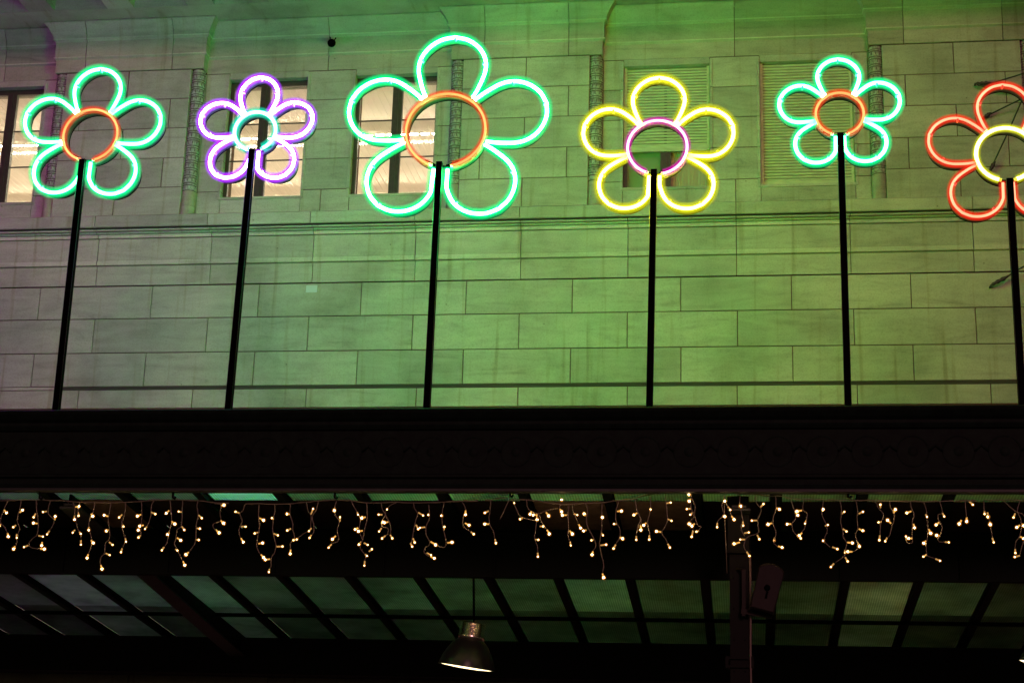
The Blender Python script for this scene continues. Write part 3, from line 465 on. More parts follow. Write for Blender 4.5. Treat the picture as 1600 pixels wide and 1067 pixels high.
for a, b, j in segs:
    if b - a < .02: continue
    mb = pier(a, b, zrB, j)
    # the narrow fillet that frames each opening
    mb.build('pier', [STONE, MORTAR], bld)
# moulded fillets beside the openings, and the aprons and lintels
for k, (a, b) in ox.items():
    head = zh5 if k >= 4 else zh
    fl = MB()
    for s, x in ((-1, a), (1, b)):
        xo = x + s * .045
        if k == 1 and s < 0: pass
        for i in range(5):
            zt_, zb_ = zrB[i], zrB[i + 1]
            if i == 0: zt_ -= .03
            if i == 4: zb_ = zsl - .06
            fl.box(min(x + s * .002, xo), max(x + s * .002, xo), YB - .016, YB + .1, zb_ + .005, zt_ - .005, 0, tone(), .004)
    fl.box(a + .001, b - .001, YB + .006, YB + .45, zst, zsl - .012, 0, tone())
    fl.box(a - .02, b + .02, YB + .001 - .012, YB + .02, zsl - .055, zsl - .012, 0, tone())
    fl.box(a + .001, b - .001, YB + .004, YB + .45, head + .02, zrB[0] + .004, 0, tone())
    fl.build('window_surround', [STONE, MORTAR], bld)
# ---- cornice soffit with sunk panels between modillions
so = MB(); zc0 = zent + .012; Yc = Yw = YB + .3; YO = 21.15
so.box(X0, X1, 22.44, YB + .4, zc0, zc0 + .9, 0)
per = Xp(208, 8, 22.3) - Xp(84, 8, 22.3); xm = Xp(86, 12, 22.44)
x = xm - per * 4
while x < X1:
    if x > X0: so.box(x - per * .33, x - .0, 21.35, 22.44, zc0 + .001, zc0 + .9, 0, tone())
    x += per
so.box(X0, X1, 21.36, 22.44, zc0 + .24, zc0 + .9, 0)
for yy in (21.55, 21.75, 21.95, 22.15): so.box(X0, X1, yy, yy + .03, zc0 + .222, zc0 + .24, 0)
so.sweepx([(21.35, zc0), (21.30, zc0 + .06), (21.30, zc0 + .2), (21.2, zc0 + .26), (21.1, zc0 + .4), (21.08, zc0 + .46)], X0, X1, 0, 1, 22.0)
so.build('cornice', [STONE_UP, MORTAR], bld)
rf = MB(); rf.box(X0, X1, 21.2, 34, zc0 + .905, zc0 + 1.05); rf.box(X0, X0 + .3, YL + .41, 34, 0, zc0 + .9); rf.box(X1 - .3, X1, YL + .41, 34, 0, zc0 + .9); rf.box(X0, X1, 33.6, 34, 0, zc0 + .9)
rf.build('roof', STONE_UP, bld)
# ---- windows
def window(k, bars=2):
    a, b = ox[k]; mb = MB(); fw = .05; mw = .155; xm_ = (a + b) / 2 if k != 1 else None
    mid = {2: Xp(411, 215, YG), 3: Xp(619, 215, YG), 4: Xp(1040, 260, YG), 1: Xp(12, 230, YG)}.get(k, (a + b) / 2)
    A, B_, Z0, Z1 = a + .002, b - .002, zsl - .01, zh + .018 if k < 4 else zh5 + .018
    y0, y1 = YG - .035, YG + .04
    mb.box(A, B_, y0, y1, Z0, Z0 + .03, 0); mb.box(A, B_, y0, y1, Z1 - .085, Z1, 0)
    mb.box(A, A + fw, y0 + .002, y1 - .002, Z0 + .03, Z1 - .085); mb.box(B_ - fw * .6, B_, y0 + .002, y1 - .002, Z0 + .03, Z1 - .085)
    mb.box(mid - mw / 2, mid + mw / 2, y0 + .001, y1 - .001, Z0 + .03, Z1 - .085)
    mb.box(mid - .02, mid + .02, y0 - .018, y0, Z0 + .03, Z1 - .085)
    H = Z1 - .085 - Z0 - .03
    panes = [(A + fw, mid - mw / 2), (mid + mw / 2, B_ - fw * .6)]
    for p, q in panes:
        for t in (.335, .665): mb.box(p, q, YG - .012, YG + .014, Z0 + .03 + H * t - .008, Z0 + .03 + H * t + .008)
    f = mb.build('window', FRAME, bld)
    for p, q in panes:
        g = MB(); g.box(p + .001, q - .001, YG + .0155, YG + .0195, Z0 + .031, Z1 - .086); g.build('pane', GLASS, f)
    return f, (A, B_, Z0, Z1, mid)
for k in (1, 2, 3): window(k)
f4, (A4, B4, Z04, Z14, m4) = window(4)
def shutter(k, zbot, parent, yy):
    a, b = ox[k]; mb = MB(); z = zh5 + .016; pitch = .0475
    mb.box(a + .003, a + .045, yy - .03, yy + .06, zbot - (0 if k == 5 else 1.0) * 0, z, 0); mb.box(b - .045, b - .003, yy - .03, yy + .06, zbot, z, 0)
    while z - pitch > zbot + .06:
        mb.sweepx([(yy + .010, z - pitch + .002), (yy + .001, z - pitch + .008), (yy - .002, z - pitch * .5), (yy + .004, z - .012)], a + .045, b - .045, 0, random.uniform(.92, 1.04), yy + .014)
        mb.box(a + .046, b - .046, yy + .012, yy + .02, z - .013, z + .003, 1)
        z -= pitch
    mb.box(a + .046, b - .046, yy - .006, yy + .02, zbot, z - .002, 0)
    return mb.build('roller_shutter', [SHUT, SLATGAP], parent)
shutter(4, Zp(1040, 236, YB + .08), f4, YB + .10)
w5 = MB(); a, b = ox[5]; w5.box(a + .002, b - .002, YB + .16, YB + .2, zsl - .01, zh5 + .02)
w5o = w5.build('window', FRAME, bld); shutter(5, Zp(1260, 289, YB + .05), w5o, YB + .09)
# curtains behind the half open shutter
cu = MB(); cu.box(A4, m4 - .05, YG + .08, YG + .09, Z04, Z14, 0); cu.build('curtain', mat("grey_green_curtain", (.30, .34, .20), .9), f4)
cu = MB(); n = 26
for i in range(n):
    xa = m4 + (B4 - m4) * i / n; xb = m4 + (B4 - m4) * (i + 1) / n; dd = .012 * (i % 2)
    cu.add([(xa, YG + .1 + dd, Z04), (xb, YG + .1 + .012 - dd, Z04), (xb, YG + .1 + .012 - dd, Z14), (xa, YG + .1 + dd, Z14)], [(0, 1, 2, 3)])
cu.build('curtain', mat("dusty_pink_curtain", (.60, .42, .36), .9), f4)
# ---- lit room behind the three open windows
zce = zh + .42; rx0, rx1 = X0 + .4, P2[0] + .2; ry1 = 31.0
rm = MB(); rm.box(rx0, rx1, YB + .5, ry1, zsl - 1.0, zsl - .9, 0); rm.box(rx0, rx1, ry1, ry1 + .1, zsl - .9, zce, 0)
rm.box(rx0 - .1, rx0, YB + .5, ry1, zsl - .9, zce, 0); rm.box(rx1, rx1 + .1, YB + .5, ry1, zsl - .9, zce, 0); rm.box(rx0 - .1, rx1 + .1, YB + .46, ry1 + .1, zce + .03, zce + .12, 0)
room = rm.build('room', WALLIN, bld)
cm = MB(); x = rx0
while x < rx1: cm.add([(x + .01, YB + .5, zce), (x + .11, YB + .5, zce), (x + .11, ry1, zce), (x + .01, ry1, zce), (x, YB + .5, zce + .008), (x + .12, YB + .5, zce + .008), (x + .12, ry1, zce + .008), (x, ry1, zce + .008)], [(0, 3, 2, 1), (0, 4, 7, 3), (1, 2, 6, 5)], 0, 1); x += .12
cm.build('ceiling', CEIL, room)
TUBE = emis("room_lamp_white", (1.0, .86, .66), 290); LOUV = mat("lamp_louvre", (.62, .58, .52), .9)
def Yray(px, py, z):   # depth at which the ray through that pixel reaches height z
    v = MC.transposed() @ Vector(((px - 800) / FPX, (py - 533.5) / FPX, 1)); return EYE.y + v.y * (z - EYE.z) / v.z
yf1 = Yray(420, 216, zce - .18); yf2 = Yray(420, 229, zce - .18)
def fixture(y, w, cryst):
    x = rx0 + .3
    lm = MB()
    while x < rx1 - .3:
        lm.box(x, x + .14, y, y + w, zce - .192, zce - .18, 0)
        if not cryst: lm.box(x - .01, x + .16, y - .012, y + w + .012, zce - .18, zce - .165, 1)
        else:
            lm.box(x - .01, x + .16, y - .05, y + w + .05, zce - .18, zce - .165, 1)
            for q in range(3): lm.rotbox((x + .02 + q * .055, y - .02, zce - .20 + .008 * (q % 2)), (.018, 0, .01), (0, .012, 0), (-.008, 0, .014), 1)
        x += .20
    lm.build('ceiling_lamp', [TUBE, LOUV], room)
fixture(yf1, .022, False); fixture(yf2, .008, True)
yf3 = Yray(420, 312, zce - .18); fixture(yf3, .012, False)

# ================================================================== things fixed on the facade
def tube_thing(name, pts, r, m, parent): mb = MB(); mb.tube(pts, r, 6); return mb.build(name, m, parent)
c = U(518, 68, YB - .22)
t = thing('wall_lamp', 'small dark round lamp with two stub wires on the stone band above the second window', 'lamp', c)
mb = MB(); mb.lathe([(.0, -.06), (.045, -.055), (.062, -.03), (.066, 0), (.055, .035), (.03, .05), (0, .052)], (0, 0, 0), (0, -.5, -.85), 16); mb.build('lamp_head', BLACK, t)
mb = MB(); mb.tube([(0, .02, .03), (-.01, .1, .07), (-.012, .20, .10)], .012, 6); mb.tube([(.045, 0, .05), (.06, .02, .1)], .010, 6); mb.tube([(-.02, 0, .05), (-.035, .03, .12)], .008, 6); mb.build('bracket', BLACK, t)
c = U(487, 451.5, YL - .004)
mb = MB(); mb.box(c.x - .085, c.x + .085, c.y - .004, c.y + .002, c.z - .055, c.z + .055); o = mb.build('paper_patch', mat("pale_patch", (.52, .54, .52), .7))
o['label'] = 'small pale rectangular patch stuck on the stone wall right of the second post'; o['category'] = 'patch'
def cable(name, label, pts, blob, group='tie cables anchored to the facade'):
    t = thing(name, label, 'cable', pts[0], group); o0 = Vector(pts[0])
    mb = MB(); mb.tube([Vector(p) - o0 for p in pts], .011, 6); mb.build('wire', CABLE, t)
    a = Vector(blob[0]) - o0; b = Vector(blob[1]) - o0; dd = (b - a); mb = MB()
    n = 9; mb.tube([a + dd * i / (n - 1) for i in range(n)], .02, 8, rs=[.008, .026, .018, .032, .020, .034, .022, .016, .009])
    mb.tube([a, a + Vector((0, .12, 0))], .014, 6)
    mb.build('anchor', CABLE, t); return t
YF = YL - .1
cable('tie_cable', 'dark steel tie cable clamped on the lower wall blocks beside the last post', [U(1575, 431, YF), U(1600, 416, YF - .25), U(1700, 365, YF - 1.2)], (U(1548, 446, YF), U(1578, 430, YF)))
cable('tie_cable', 'steel tie cable crossing high behind the top petal of red flower', [U(1548, 131, YF), U(1600, 115, YF - .2), U(1720, 80, YF - 1.2)], (U(1524, 131, YF), U(1550, 130, YF)))
cable('tie_cable', 'thin tie cable rising to the right behind the left side of the red flower petal', [U(1545, 180, YF), U(1600, 153, YF - .2), U(1720, 98, YF - 1.1)], (U(1536, 185, YF), U(1549, 176, YF)))
cable('tie_cable', 'tie cable dropping down the wall behind the yellow ring of the last flower', [U(1553, 254, YF), U(1576, 205, YF), U(1600, 150, YF - .1), U(1640, 70, YF - .5)], (U(1546, 268, YF), U(1555, 252, YF)))
mb = MB(); a_ = U(1528, 134, YF); b_ = U(1597, 142, YF)
n = 10; mb.tube([a_.lerp(b_, i / (n - 1)) for i in range(n)], .03, 8, rs=[.008, .02, .034, .045, .05, .052, .05, .042, .03, .012]); o = mb.build('cable_clamp', CABLE)
o['label'] = 'long dark spindle shaped clamp lying on the wall behind the red top petal'; o['category'] = 'clamp'

# ================================================================== the canopy
can = thing('glass_canopy', 'black cast iron canopy with grimy wired glass roof running across the facade', 'canopy', (0, 0, 0))
YC = 16.0; ZB = 4.709; ZT = 5.52; CX0, CX1 = -15.5, 8.0
fa = MB(); r = .7
prof = [(16.0, ZB), (15.975, ZB + .002), (15.965, ZB + .03), (15.975, ZB + .045), (15.995, ZB + .05), (15.995, ZB + .10), (15.96, ZB + .115), (15.96, ZB + .14), (16.0, ZB + .155), (16.02, ZB + .16), (16.02, ZB + .60),
        (15.99, ZB + .61), (15.97, ZB + .64), (15.99, ZB + .66), (15.99, ZB + .69), (15.95, ZB + .72), (15.91, ZB + .77), (15.90, ZB + .795), (15.90, ZT - .012), (15.91, ZT)]
fa.sweepx(prof, CX0, CX1, 0, 1, 16.14)
x = Xp(100, 700, 16.0) - 14 * .43
while x < CX1 - .3:
    if x > CX0 + .3:
        fa.tube([(x + .15 * cos(2 * pi * k / 20), 16.022, ZB + .38 + .15 * sin(2 * pi * k / 20)) for k in range(20)], .008, 6, closed=True)
        fa.lathe([(.05, 0), (.04, .006), (.02, .010), (0, .012)], (x, 16.02, ZB + .38), (0, -1, 0), 10)
        fa.tube([(x + .15, 16.02, ZB + .38), (x + .215, 16.01, ZB + .44), (x + .28, 16.02, ZB + .38)], .012, 5)
    x += .43
fa.box(CX0, CX1, 16.142, 16.33, ZT - .055, ZT - .03)          # flat gutter top the posts stand on
fa.build('fascia', IRON, can)
lp = MB(); lp.sweepx([(15.97, ZB - .034), (15.955, ZB - .028), (15.955, ZB - .003)], CX0, CX1, 0, 1, 16.06); lp.build('bottom_lip', IRON_BR, can)
# roof plane
SL = tan(radians(7.06)); ZG0 = ZB + .07
def zg(y): return ZG0 - (y - 16.0) * SL
def onG(px, py):    # where the ray through a pixel meets the glass plane
    v = MC.transposed() @ Vector(((px - 800) / FPX, (py - 533.5) / FPX, 1)); k = (ZG0 + 16.0 * SL - EYE.z) / (v.z + v.y * SL); return EYE + v * k
ya = onG(900, 783.5).y; yb = onG(900, 829).y; yc = onG(900, 955).y; yd = YL - .12
rp = [192, 313, 437, 562, 690, 817, 949, 1088, 1213, 1348, 1485]
rX = [onG(p, 766).x for p in rp]
dx = (rX[-1] - rX[0]) / 10
rX = [rX[0] - dx * k for k in (7, 6, 5, 4, 3, 2, 1)] + rX + [rX[-1] + dx * k for k in (1, 2, 3)]
rX = [x for x in rX if CX0 + .1 < x < CX1 - .1]
nrm = Vector((0, SL, 1)).normalized()
for x in rX:
    mb = MB(); mb.bar((x, 16.15, zg(16.15) - .045), (x, yd, zg(yd) - .045), .085, .05); mb.bar((x, 16.15, zg(16.15) - .012), (x, yd, zg(yd) - .012), .12, .014)
    mb.build('rafter', IRON, can)
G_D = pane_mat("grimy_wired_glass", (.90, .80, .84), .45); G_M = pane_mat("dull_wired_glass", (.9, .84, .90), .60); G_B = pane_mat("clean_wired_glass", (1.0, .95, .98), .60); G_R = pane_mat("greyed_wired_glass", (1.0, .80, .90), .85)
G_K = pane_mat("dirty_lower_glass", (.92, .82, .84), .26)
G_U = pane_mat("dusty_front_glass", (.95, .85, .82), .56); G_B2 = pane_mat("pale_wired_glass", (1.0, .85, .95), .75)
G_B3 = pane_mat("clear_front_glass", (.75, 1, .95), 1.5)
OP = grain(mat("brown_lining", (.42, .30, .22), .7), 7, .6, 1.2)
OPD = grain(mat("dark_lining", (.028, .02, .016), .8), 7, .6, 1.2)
def slab(x0, x1, y0, y1, dz, th=.006):
    mb = MB(); mb.rotbox(((x0 + x1) / 2, (y0 + y1) / 2, zg((y0 + y1) / 2) + dz), ((x1 - x0) / 2, 0, 0), (0, (y1 - y0) / 2, -(y1 - y0) / 2 * SL), (0, 0, th / 2)); return mb
def pxr(i): return rX[i]
bright_up = onG(380, 775).x; e_ = [CX0 + .05] + rX + [CX1 - .05]
low = {}   # bright panes of the rear row, by pixel
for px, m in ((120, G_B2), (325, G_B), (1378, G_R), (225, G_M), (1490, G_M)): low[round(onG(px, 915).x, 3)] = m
for a, b in zip(e_, e_[1:]):
    a2, b2 = a + .045, b - .045
    if b2 - a2 < .1: continue
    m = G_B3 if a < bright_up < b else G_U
    slab(a2, b2, 16.15, ya, .006).build('glass_pane', m, can)
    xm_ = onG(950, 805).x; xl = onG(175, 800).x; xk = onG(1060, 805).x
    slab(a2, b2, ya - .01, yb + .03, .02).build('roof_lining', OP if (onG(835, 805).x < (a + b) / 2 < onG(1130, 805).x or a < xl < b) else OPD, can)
    m = random.choice((G_D, G_D, G_M))
    for k, v in low.items():
        if a < k < b: m = v
    slab(a2, b2, yb + .06, yc, .006).build('glass_pane', m, can)
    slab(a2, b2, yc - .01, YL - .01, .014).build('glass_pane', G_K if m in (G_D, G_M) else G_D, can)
# the light above does not pass the opaque strip: a gutter board lies over the lining
gb = MB(); gb.rotbox(((CX0 + CX1) / 2, (ya + yb) / 2, zg((ya + yb) / 2) + .05), ((CX1 - CX0) / 2, 0, 0), (0, (yb - ya) / 2, -(yb - ya) / 2 * SL), (0, 0, .012)); gb.build('gutter_board', IRON, can)
# deep cross beam
def zray(px, py, Y): return U(px, py, Y).z
Yk = yb; zk0 = zray(800, 902.5, Yk); zk1 = zg(Yk) - .001
cb = MB(); cb.box(CX0, CX1, Yk - .02, Yk + .0, zk0 + .012, zk1 - .01); cb.box(CX0, CX1, Yk - .07, Yk + .07, zk0, zk0 + .012); cb.box(CX0, CX1, Yk - .06, Yk + .06, zk1 - .01, zk1)
x = CX0 + .6
while x < CX1: cb.box(x, x + .012, Yk - .06, Yk - .021, zk0 + .013, zk1 - .011); x += 1.22
cb.build('cross_beam', mat("black_beam", (.0035, .008, .0045), .8, spec=.1), can)
# back beam on the wall
bb = MB(); zbk = zg(yd); bb.box(CX0, CX1, yd - .5, yd + .08, zbk - .55, zbk - .06); bb.build('rear_beam', mat("black_rear_beam", (.006, .007, .006), .8), can)
sr = MB(); sr.box(CX0, CX1, 18.14, 18.28, zg(18.21) + .06, zg(18.21) + .15)
for x in rX: sr.box(x - .04, x + .04, 18.17, 18.25, zg(18.21) + .0, zg(18.21) + .061)
sr.build('sign_rail', IRON, can)
ti = MB(); yt = yc; ti.box(CX0, CX1, yt - .03, yt + .03, zg(yt) - .12, zg(yt) - .075); ti.build('purlin', IRON, can)
# sloping main girders, flange below a web
def girder(xg):
    mb = MB(); yA, yB2 = 16.16, yd - .1
    def zl(y): return zg(y) - .20 - (y - 16.0) * .028
    n = 10
    for i in range(n):
        y0 = yA + (yB2 - yA) * i / n; y1 = yA + (yB2 - yA) * (i + 1) / n
        for (hx, z0a, z0b, mt) in ((.016, -.012, .0, 0),):
            v = [(xg - .016, y0, zl(y0)), (xg + .016, y0, zl(y0)), (xg + .016, y1, zl(y1)), (xg - .016, y1, zl(y1)), (xg - .016, y0, zg(y0) - .08), (xg + .016, y0, zg(y0) - .08), (xg + .016, y1, zg(y1) - .08), (xg - .016, y1, zg(y1) - .08)]
            mb.add(v, [(0, 3, 2, 1), (4, 5, 6, 7), (1, 2, 6, 5), (0, 4, 7, 3)], 0)
    for dz, wd in ((0, .11), (.03, .07)):
        mb.bar((xg, yA, zl(yA) - .012 + dz), (xg, yB2, zl(yB2) - .012 + dz), wd * 2, .022, 1)
    return mb.build('main_girder', [IRON, IRON_BR], can)
gx1 = onG(119, 766).x; gx2 = Xp(1155, 800, 16.4)
for g in (gx1, gx2, gx2 + (gx2 - gx1)): girder(g)
# post with collar under the right girder
px0, px1 = Xp(1140, 900, 16.35), Xp(1169, 900, 16.35); pc = (px0 + px1) / 2; hw = (px1 - px0) / 2
def post(pc, name='post'):
    mb = MB(); mb.box(pc - hw, pc + hw, 16.30, 16.30 + 2 * hw, 0, ZB - .01)
    z1_ = Zp(1155, 862, 16.3); mb.box(pc - hw * 1.16, pc + hw * 1.16, 16.28, 16.32 + 2 * hw, z1_ + .01, ZB - .012)
    mb.box(pc - hw * 1.3, pc + hw * 1.3, 16.265, 16.335 + 2 * hw, z1_ - .015, z1_ + .01)
    zc_ = Zp(1155, 1035, 16.3)
    for k in (-.035, .045): mb.box(pc - hw * 1.35, pc + hw * 1.45, 16.27, 16.33 + 2 * hw, zc_ + k - .012, zc_ + k + .012)
    for k in (-1.35, 1.35): mb.box(pc + k * hw - .015, pc + k * hw + .015, 16.26, 16.30, zc_ - .05, zc_ + .06)
    for k in range(8): mb.lathe([(.010, 0), (.008, .006), (0, .008)], (pc + (-.6 if k % 2 else .6) * hw, 16.30, z1_ - .25 - .3 * (k // 2)), (0, -1, 0), 8)
    return mb.build(name, mat("brown_post_paint", (.005, .008, .0045), .7, spec=.15), can)
post(pc)
mb = MB(); mb.tube([(Xp(1172, 880, 16.28), 16.27, ZB - .6), (Xp(1173, 950, 16.28), 16.275, 3.6), (Xp(1173, 1040, 16.28), 16.27, 3.2), (pc + hw + .02, 16.275, 0.05)], .011, 6)
o = mb.build('conduit', mat("grey_conduit", (.16, .13, .1), .5), can)
mb = MB(); mb.tube([U(1131, 768, 16.1), U(1132, 800, 16.1), U(1134, 850, 16.1), U(1136, 895, 16.1)], .004, 5)
o = mb.build('hanging_cord', CORD); o['label'] = 'thin cord hanging straight down left of the brown canopy post'; o['category'] = 'cord'
# hooks under the fascia
for px, py in ((62, 778), (270, 777), (523, 777), (797, 774), (1025, 768), (1325, 776)):
    a = U(px, 764, 16.03); b = U(px, py, 16.03); mb = MB(); mb.tube([a + Vector((0, 0, .03)), a.lerp(b, .5) + Vector((.004, 0, 0)), b, b + Vector((.02, 0, -.012)), b + Vector((.03, 0, .01))], .013, 6); mb.build('hook', IRON, can)

# ================================================================== floodlight on the post
fl_c = U(1160, 955, 16.2)
t = thing('floodlight', 'brown rounded floodlight tipped upright on an arm at the canopy post', 'floodlight', fl_c)
HB = grain(mat("brown_housing", (.016, .015, .009), .6, spec=.2), 6, .7, 1.2)
def lc(px, py, Y=16.2): return U(px, py, Y) - fl_c
mb = MB(); mb.bar(lc(1162, 890), lc(1162, 962), .035, .02, up=(0, 1, 0)); mb.bar(lc(1158, 954), lc(1206, 962), .05, .03, up=(0, 1, 0)); mb.bar(lc(1162, 890), lc(1152, 888, 16.3), .03, .02); mb.build('arm', HB, t)
c0_ = lc(1190, 955, 16.12); c1_ = lc(1208, 882, 16.12); ax = (c1_ - c0_); Lh = ax.length; ax.normalize(); sd = ax.cross(Vector((0, -1, 0))).normalized(); fwd = Vector((0, -1, 0))
ring = []
hwid = .125
for k in range(9): a = pi * k / 8; ring.append((cos(a) * hwid, Lh - hwid * .55 + sin(a) * hwid * .55))
ring += [(-hwid * .92, .0), (hwid * .92, .0)]
mb = MB(); vs = []
for dpt, sc_ in ((-.10, .82), (-.06, 1), (.05, 1), (.07, .93)):
    for u, v in ring: vs.append(c0_ + sd * u * sc_ + ax * (Lh / 2 + (v - Lh / 2) * sc_) + fwd * dpt)
n = len(ring); fs = [tuple(range(n)), tuple(range(4 * n - 1, 3 * n - 1, -1))]
for i in range(3):
    for k in range(n): fs.append((i * n + k, (i + 1) * n + k, (i + 1) * n + (k + 1) % n, i * n + (k + 1) % n))
mb.add(vs, fs); mb.build('housing', HB, t)
mb = MB(); cc = c0_ + ax * Lh * .42 + fwd * .072
mb.lathe([(.030, 0), (.030, .012), (.014, .014), (.014, .03), (0, .03)], cc + ax * .03, fwd, 12); mb.rotbox(cc - ax * .035 + sd * .01, sd * .010, fwd * .012, ax * .035); mb.build('knob', BLACK, t)

# ================================================================== pendant lamps
CHROME = mat("spun_metal", (.85, .78, .60), .24, 1.0); REFL = mat("reflector_shell", (.07, .09, .065), .28, .8)
LAMPON = emis("pendant_light", (1.0, .78, .42), 3.2)
def pendant(px, label, first):
    Yp = yb - .12
    top = U(px + 5, 905, Yp); b = U(px, 968, Yp); rim = U(px - 6, 1041, Yp)
    t = thing('pendant_lamp', label, 'lamp', rim, 'pendant lamps under the canopy')
    axis = (b - rim).normalized(); axis = (axis + Vector((.09, -.05, 0))).normalized(); H = (b - rim).length
    R = (Xp(772, 1045, Yp) - Xp(685, 1035, Yp)) / 2; rc = R * .47
    bell = [(R * 1.01, -.006), (R, .004), (R * .97, .04), (R * .90, .10), (R * .78, .17), (R * .64, .235), (R * .50, .275), (rc * .98, .285)]
    mb = MB(); mb.lathe(bell + [(p[0] - .008, p[1]) for p in reversed(bell)], (0, 0, 0), axis, 40); mb.build('shade', REFL, t)
    mb = MB(); mb.lathe([(rc * .9, .283), (rc, .29), (rc, .33), (rc * .97, .335), (rc * .97, .455), (rc * .9, .468), (rc * .2, .475), (.02, .49), (.0, .495)], (0, 0, 0), axis, 32); mb.build('lamp_housing', CHROME, t)
    mb = MB(); mb.lathe([(R * .995, .000), (R * .8, -.010), (R * .4, -.018), (0, -.020)], (0, 0, 0), axis, 40); mb.build('diffuser', LAMPON, t)
    mb = MB(); mb.tube([axis * .49, (axis * .49).lerp(top - rim, .5), top - rim + Vector((0, 0, .01))], .013, 8); mb.build('cord', BLACK, t)
    return t
pendant(735, 'bell shaped metal lamp hanging on a black rod, whole in view below the beam', True)
pendant(1646, 'pendant lamp at the lower right corner, only the lit edge of its rim showing', False)

# ================================================================== neon flowers
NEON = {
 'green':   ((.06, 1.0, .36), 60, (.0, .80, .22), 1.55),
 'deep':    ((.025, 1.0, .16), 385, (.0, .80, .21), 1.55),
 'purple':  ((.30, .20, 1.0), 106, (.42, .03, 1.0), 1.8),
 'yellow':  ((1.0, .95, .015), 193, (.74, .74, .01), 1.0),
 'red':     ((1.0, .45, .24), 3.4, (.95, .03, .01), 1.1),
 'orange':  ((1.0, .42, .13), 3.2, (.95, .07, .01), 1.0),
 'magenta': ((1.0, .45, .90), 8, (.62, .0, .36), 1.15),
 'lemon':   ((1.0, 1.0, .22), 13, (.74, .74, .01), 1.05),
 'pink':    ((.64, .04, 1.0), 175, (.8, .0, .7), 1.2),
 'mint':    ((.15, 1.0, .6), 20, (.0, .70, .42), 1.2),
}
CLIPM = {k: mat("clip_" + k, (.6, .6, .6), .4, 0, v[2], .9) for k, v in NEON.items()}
NMC = {}
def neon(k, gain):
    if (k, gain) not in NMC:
        v = NEON[k]; NMC[(k, gain)] = (emis("tube_%s_%g" % (k, gain), v[0], v[1] * gain), halo_jacket("halo_sleeve_%s_%g" % (k, gain), v[2], v[3]))
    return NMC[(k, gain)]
PET = [(.90, .60), (1.10, .70), (1.35, .80), (1.60, .87), (1.85, .87), (2.10, .78), (2.32, .60), (2.49, .33), (2.56, .0)]
def smooth(pts, k=4):
    out = []
    for i in range(len(pts) - 1):
        p0, p1, p2, p3 = pts[max(i - 1, 0)], pts[i], pts[i + 1], pts[min(i + 2, len(pts) - 1)]
        for j in range(k):
            t = j / k; out.append(0.5 * ((2 * p1) + (p2 - p0) * t + (2 * p0 - 5 * p1 + 4 * p2 - p3) * t * t + (3 * p1 - p0 - 3 * p2 + p3) * t ** 3))
    return out + [pts[-1]]
def band(mb, pts, cen, dep0, dep1, th):
    """flat channel strip following a curve, set behind the tube"""
    n = len(pts); vs = []
    for i, p in enumerate(pts):
        t = (pts[min(i + 1, n - 1)] - pts[max(i - 1, 0)]).normalized(); o = t.cross(Vector((0, 1, 0))).normalized() * th / 2
        for dd in (dep0, dep1):
            vs += [p + o + Vector((0, dd, 0)), p - o + Vector((0, dd, 0))]
    fs = []
    for i in range(n - 1):
        a = i * 4; b = a + 4; fs += [(a, b, b + 2, a + 2), (a + 1, a + 3, b + 3, b + 1), (a, a + 1, b + 1, b), (a + 2, b + 2, b + 3, a + 3)]
    mb.add(vs, fs, 0, 1, True)
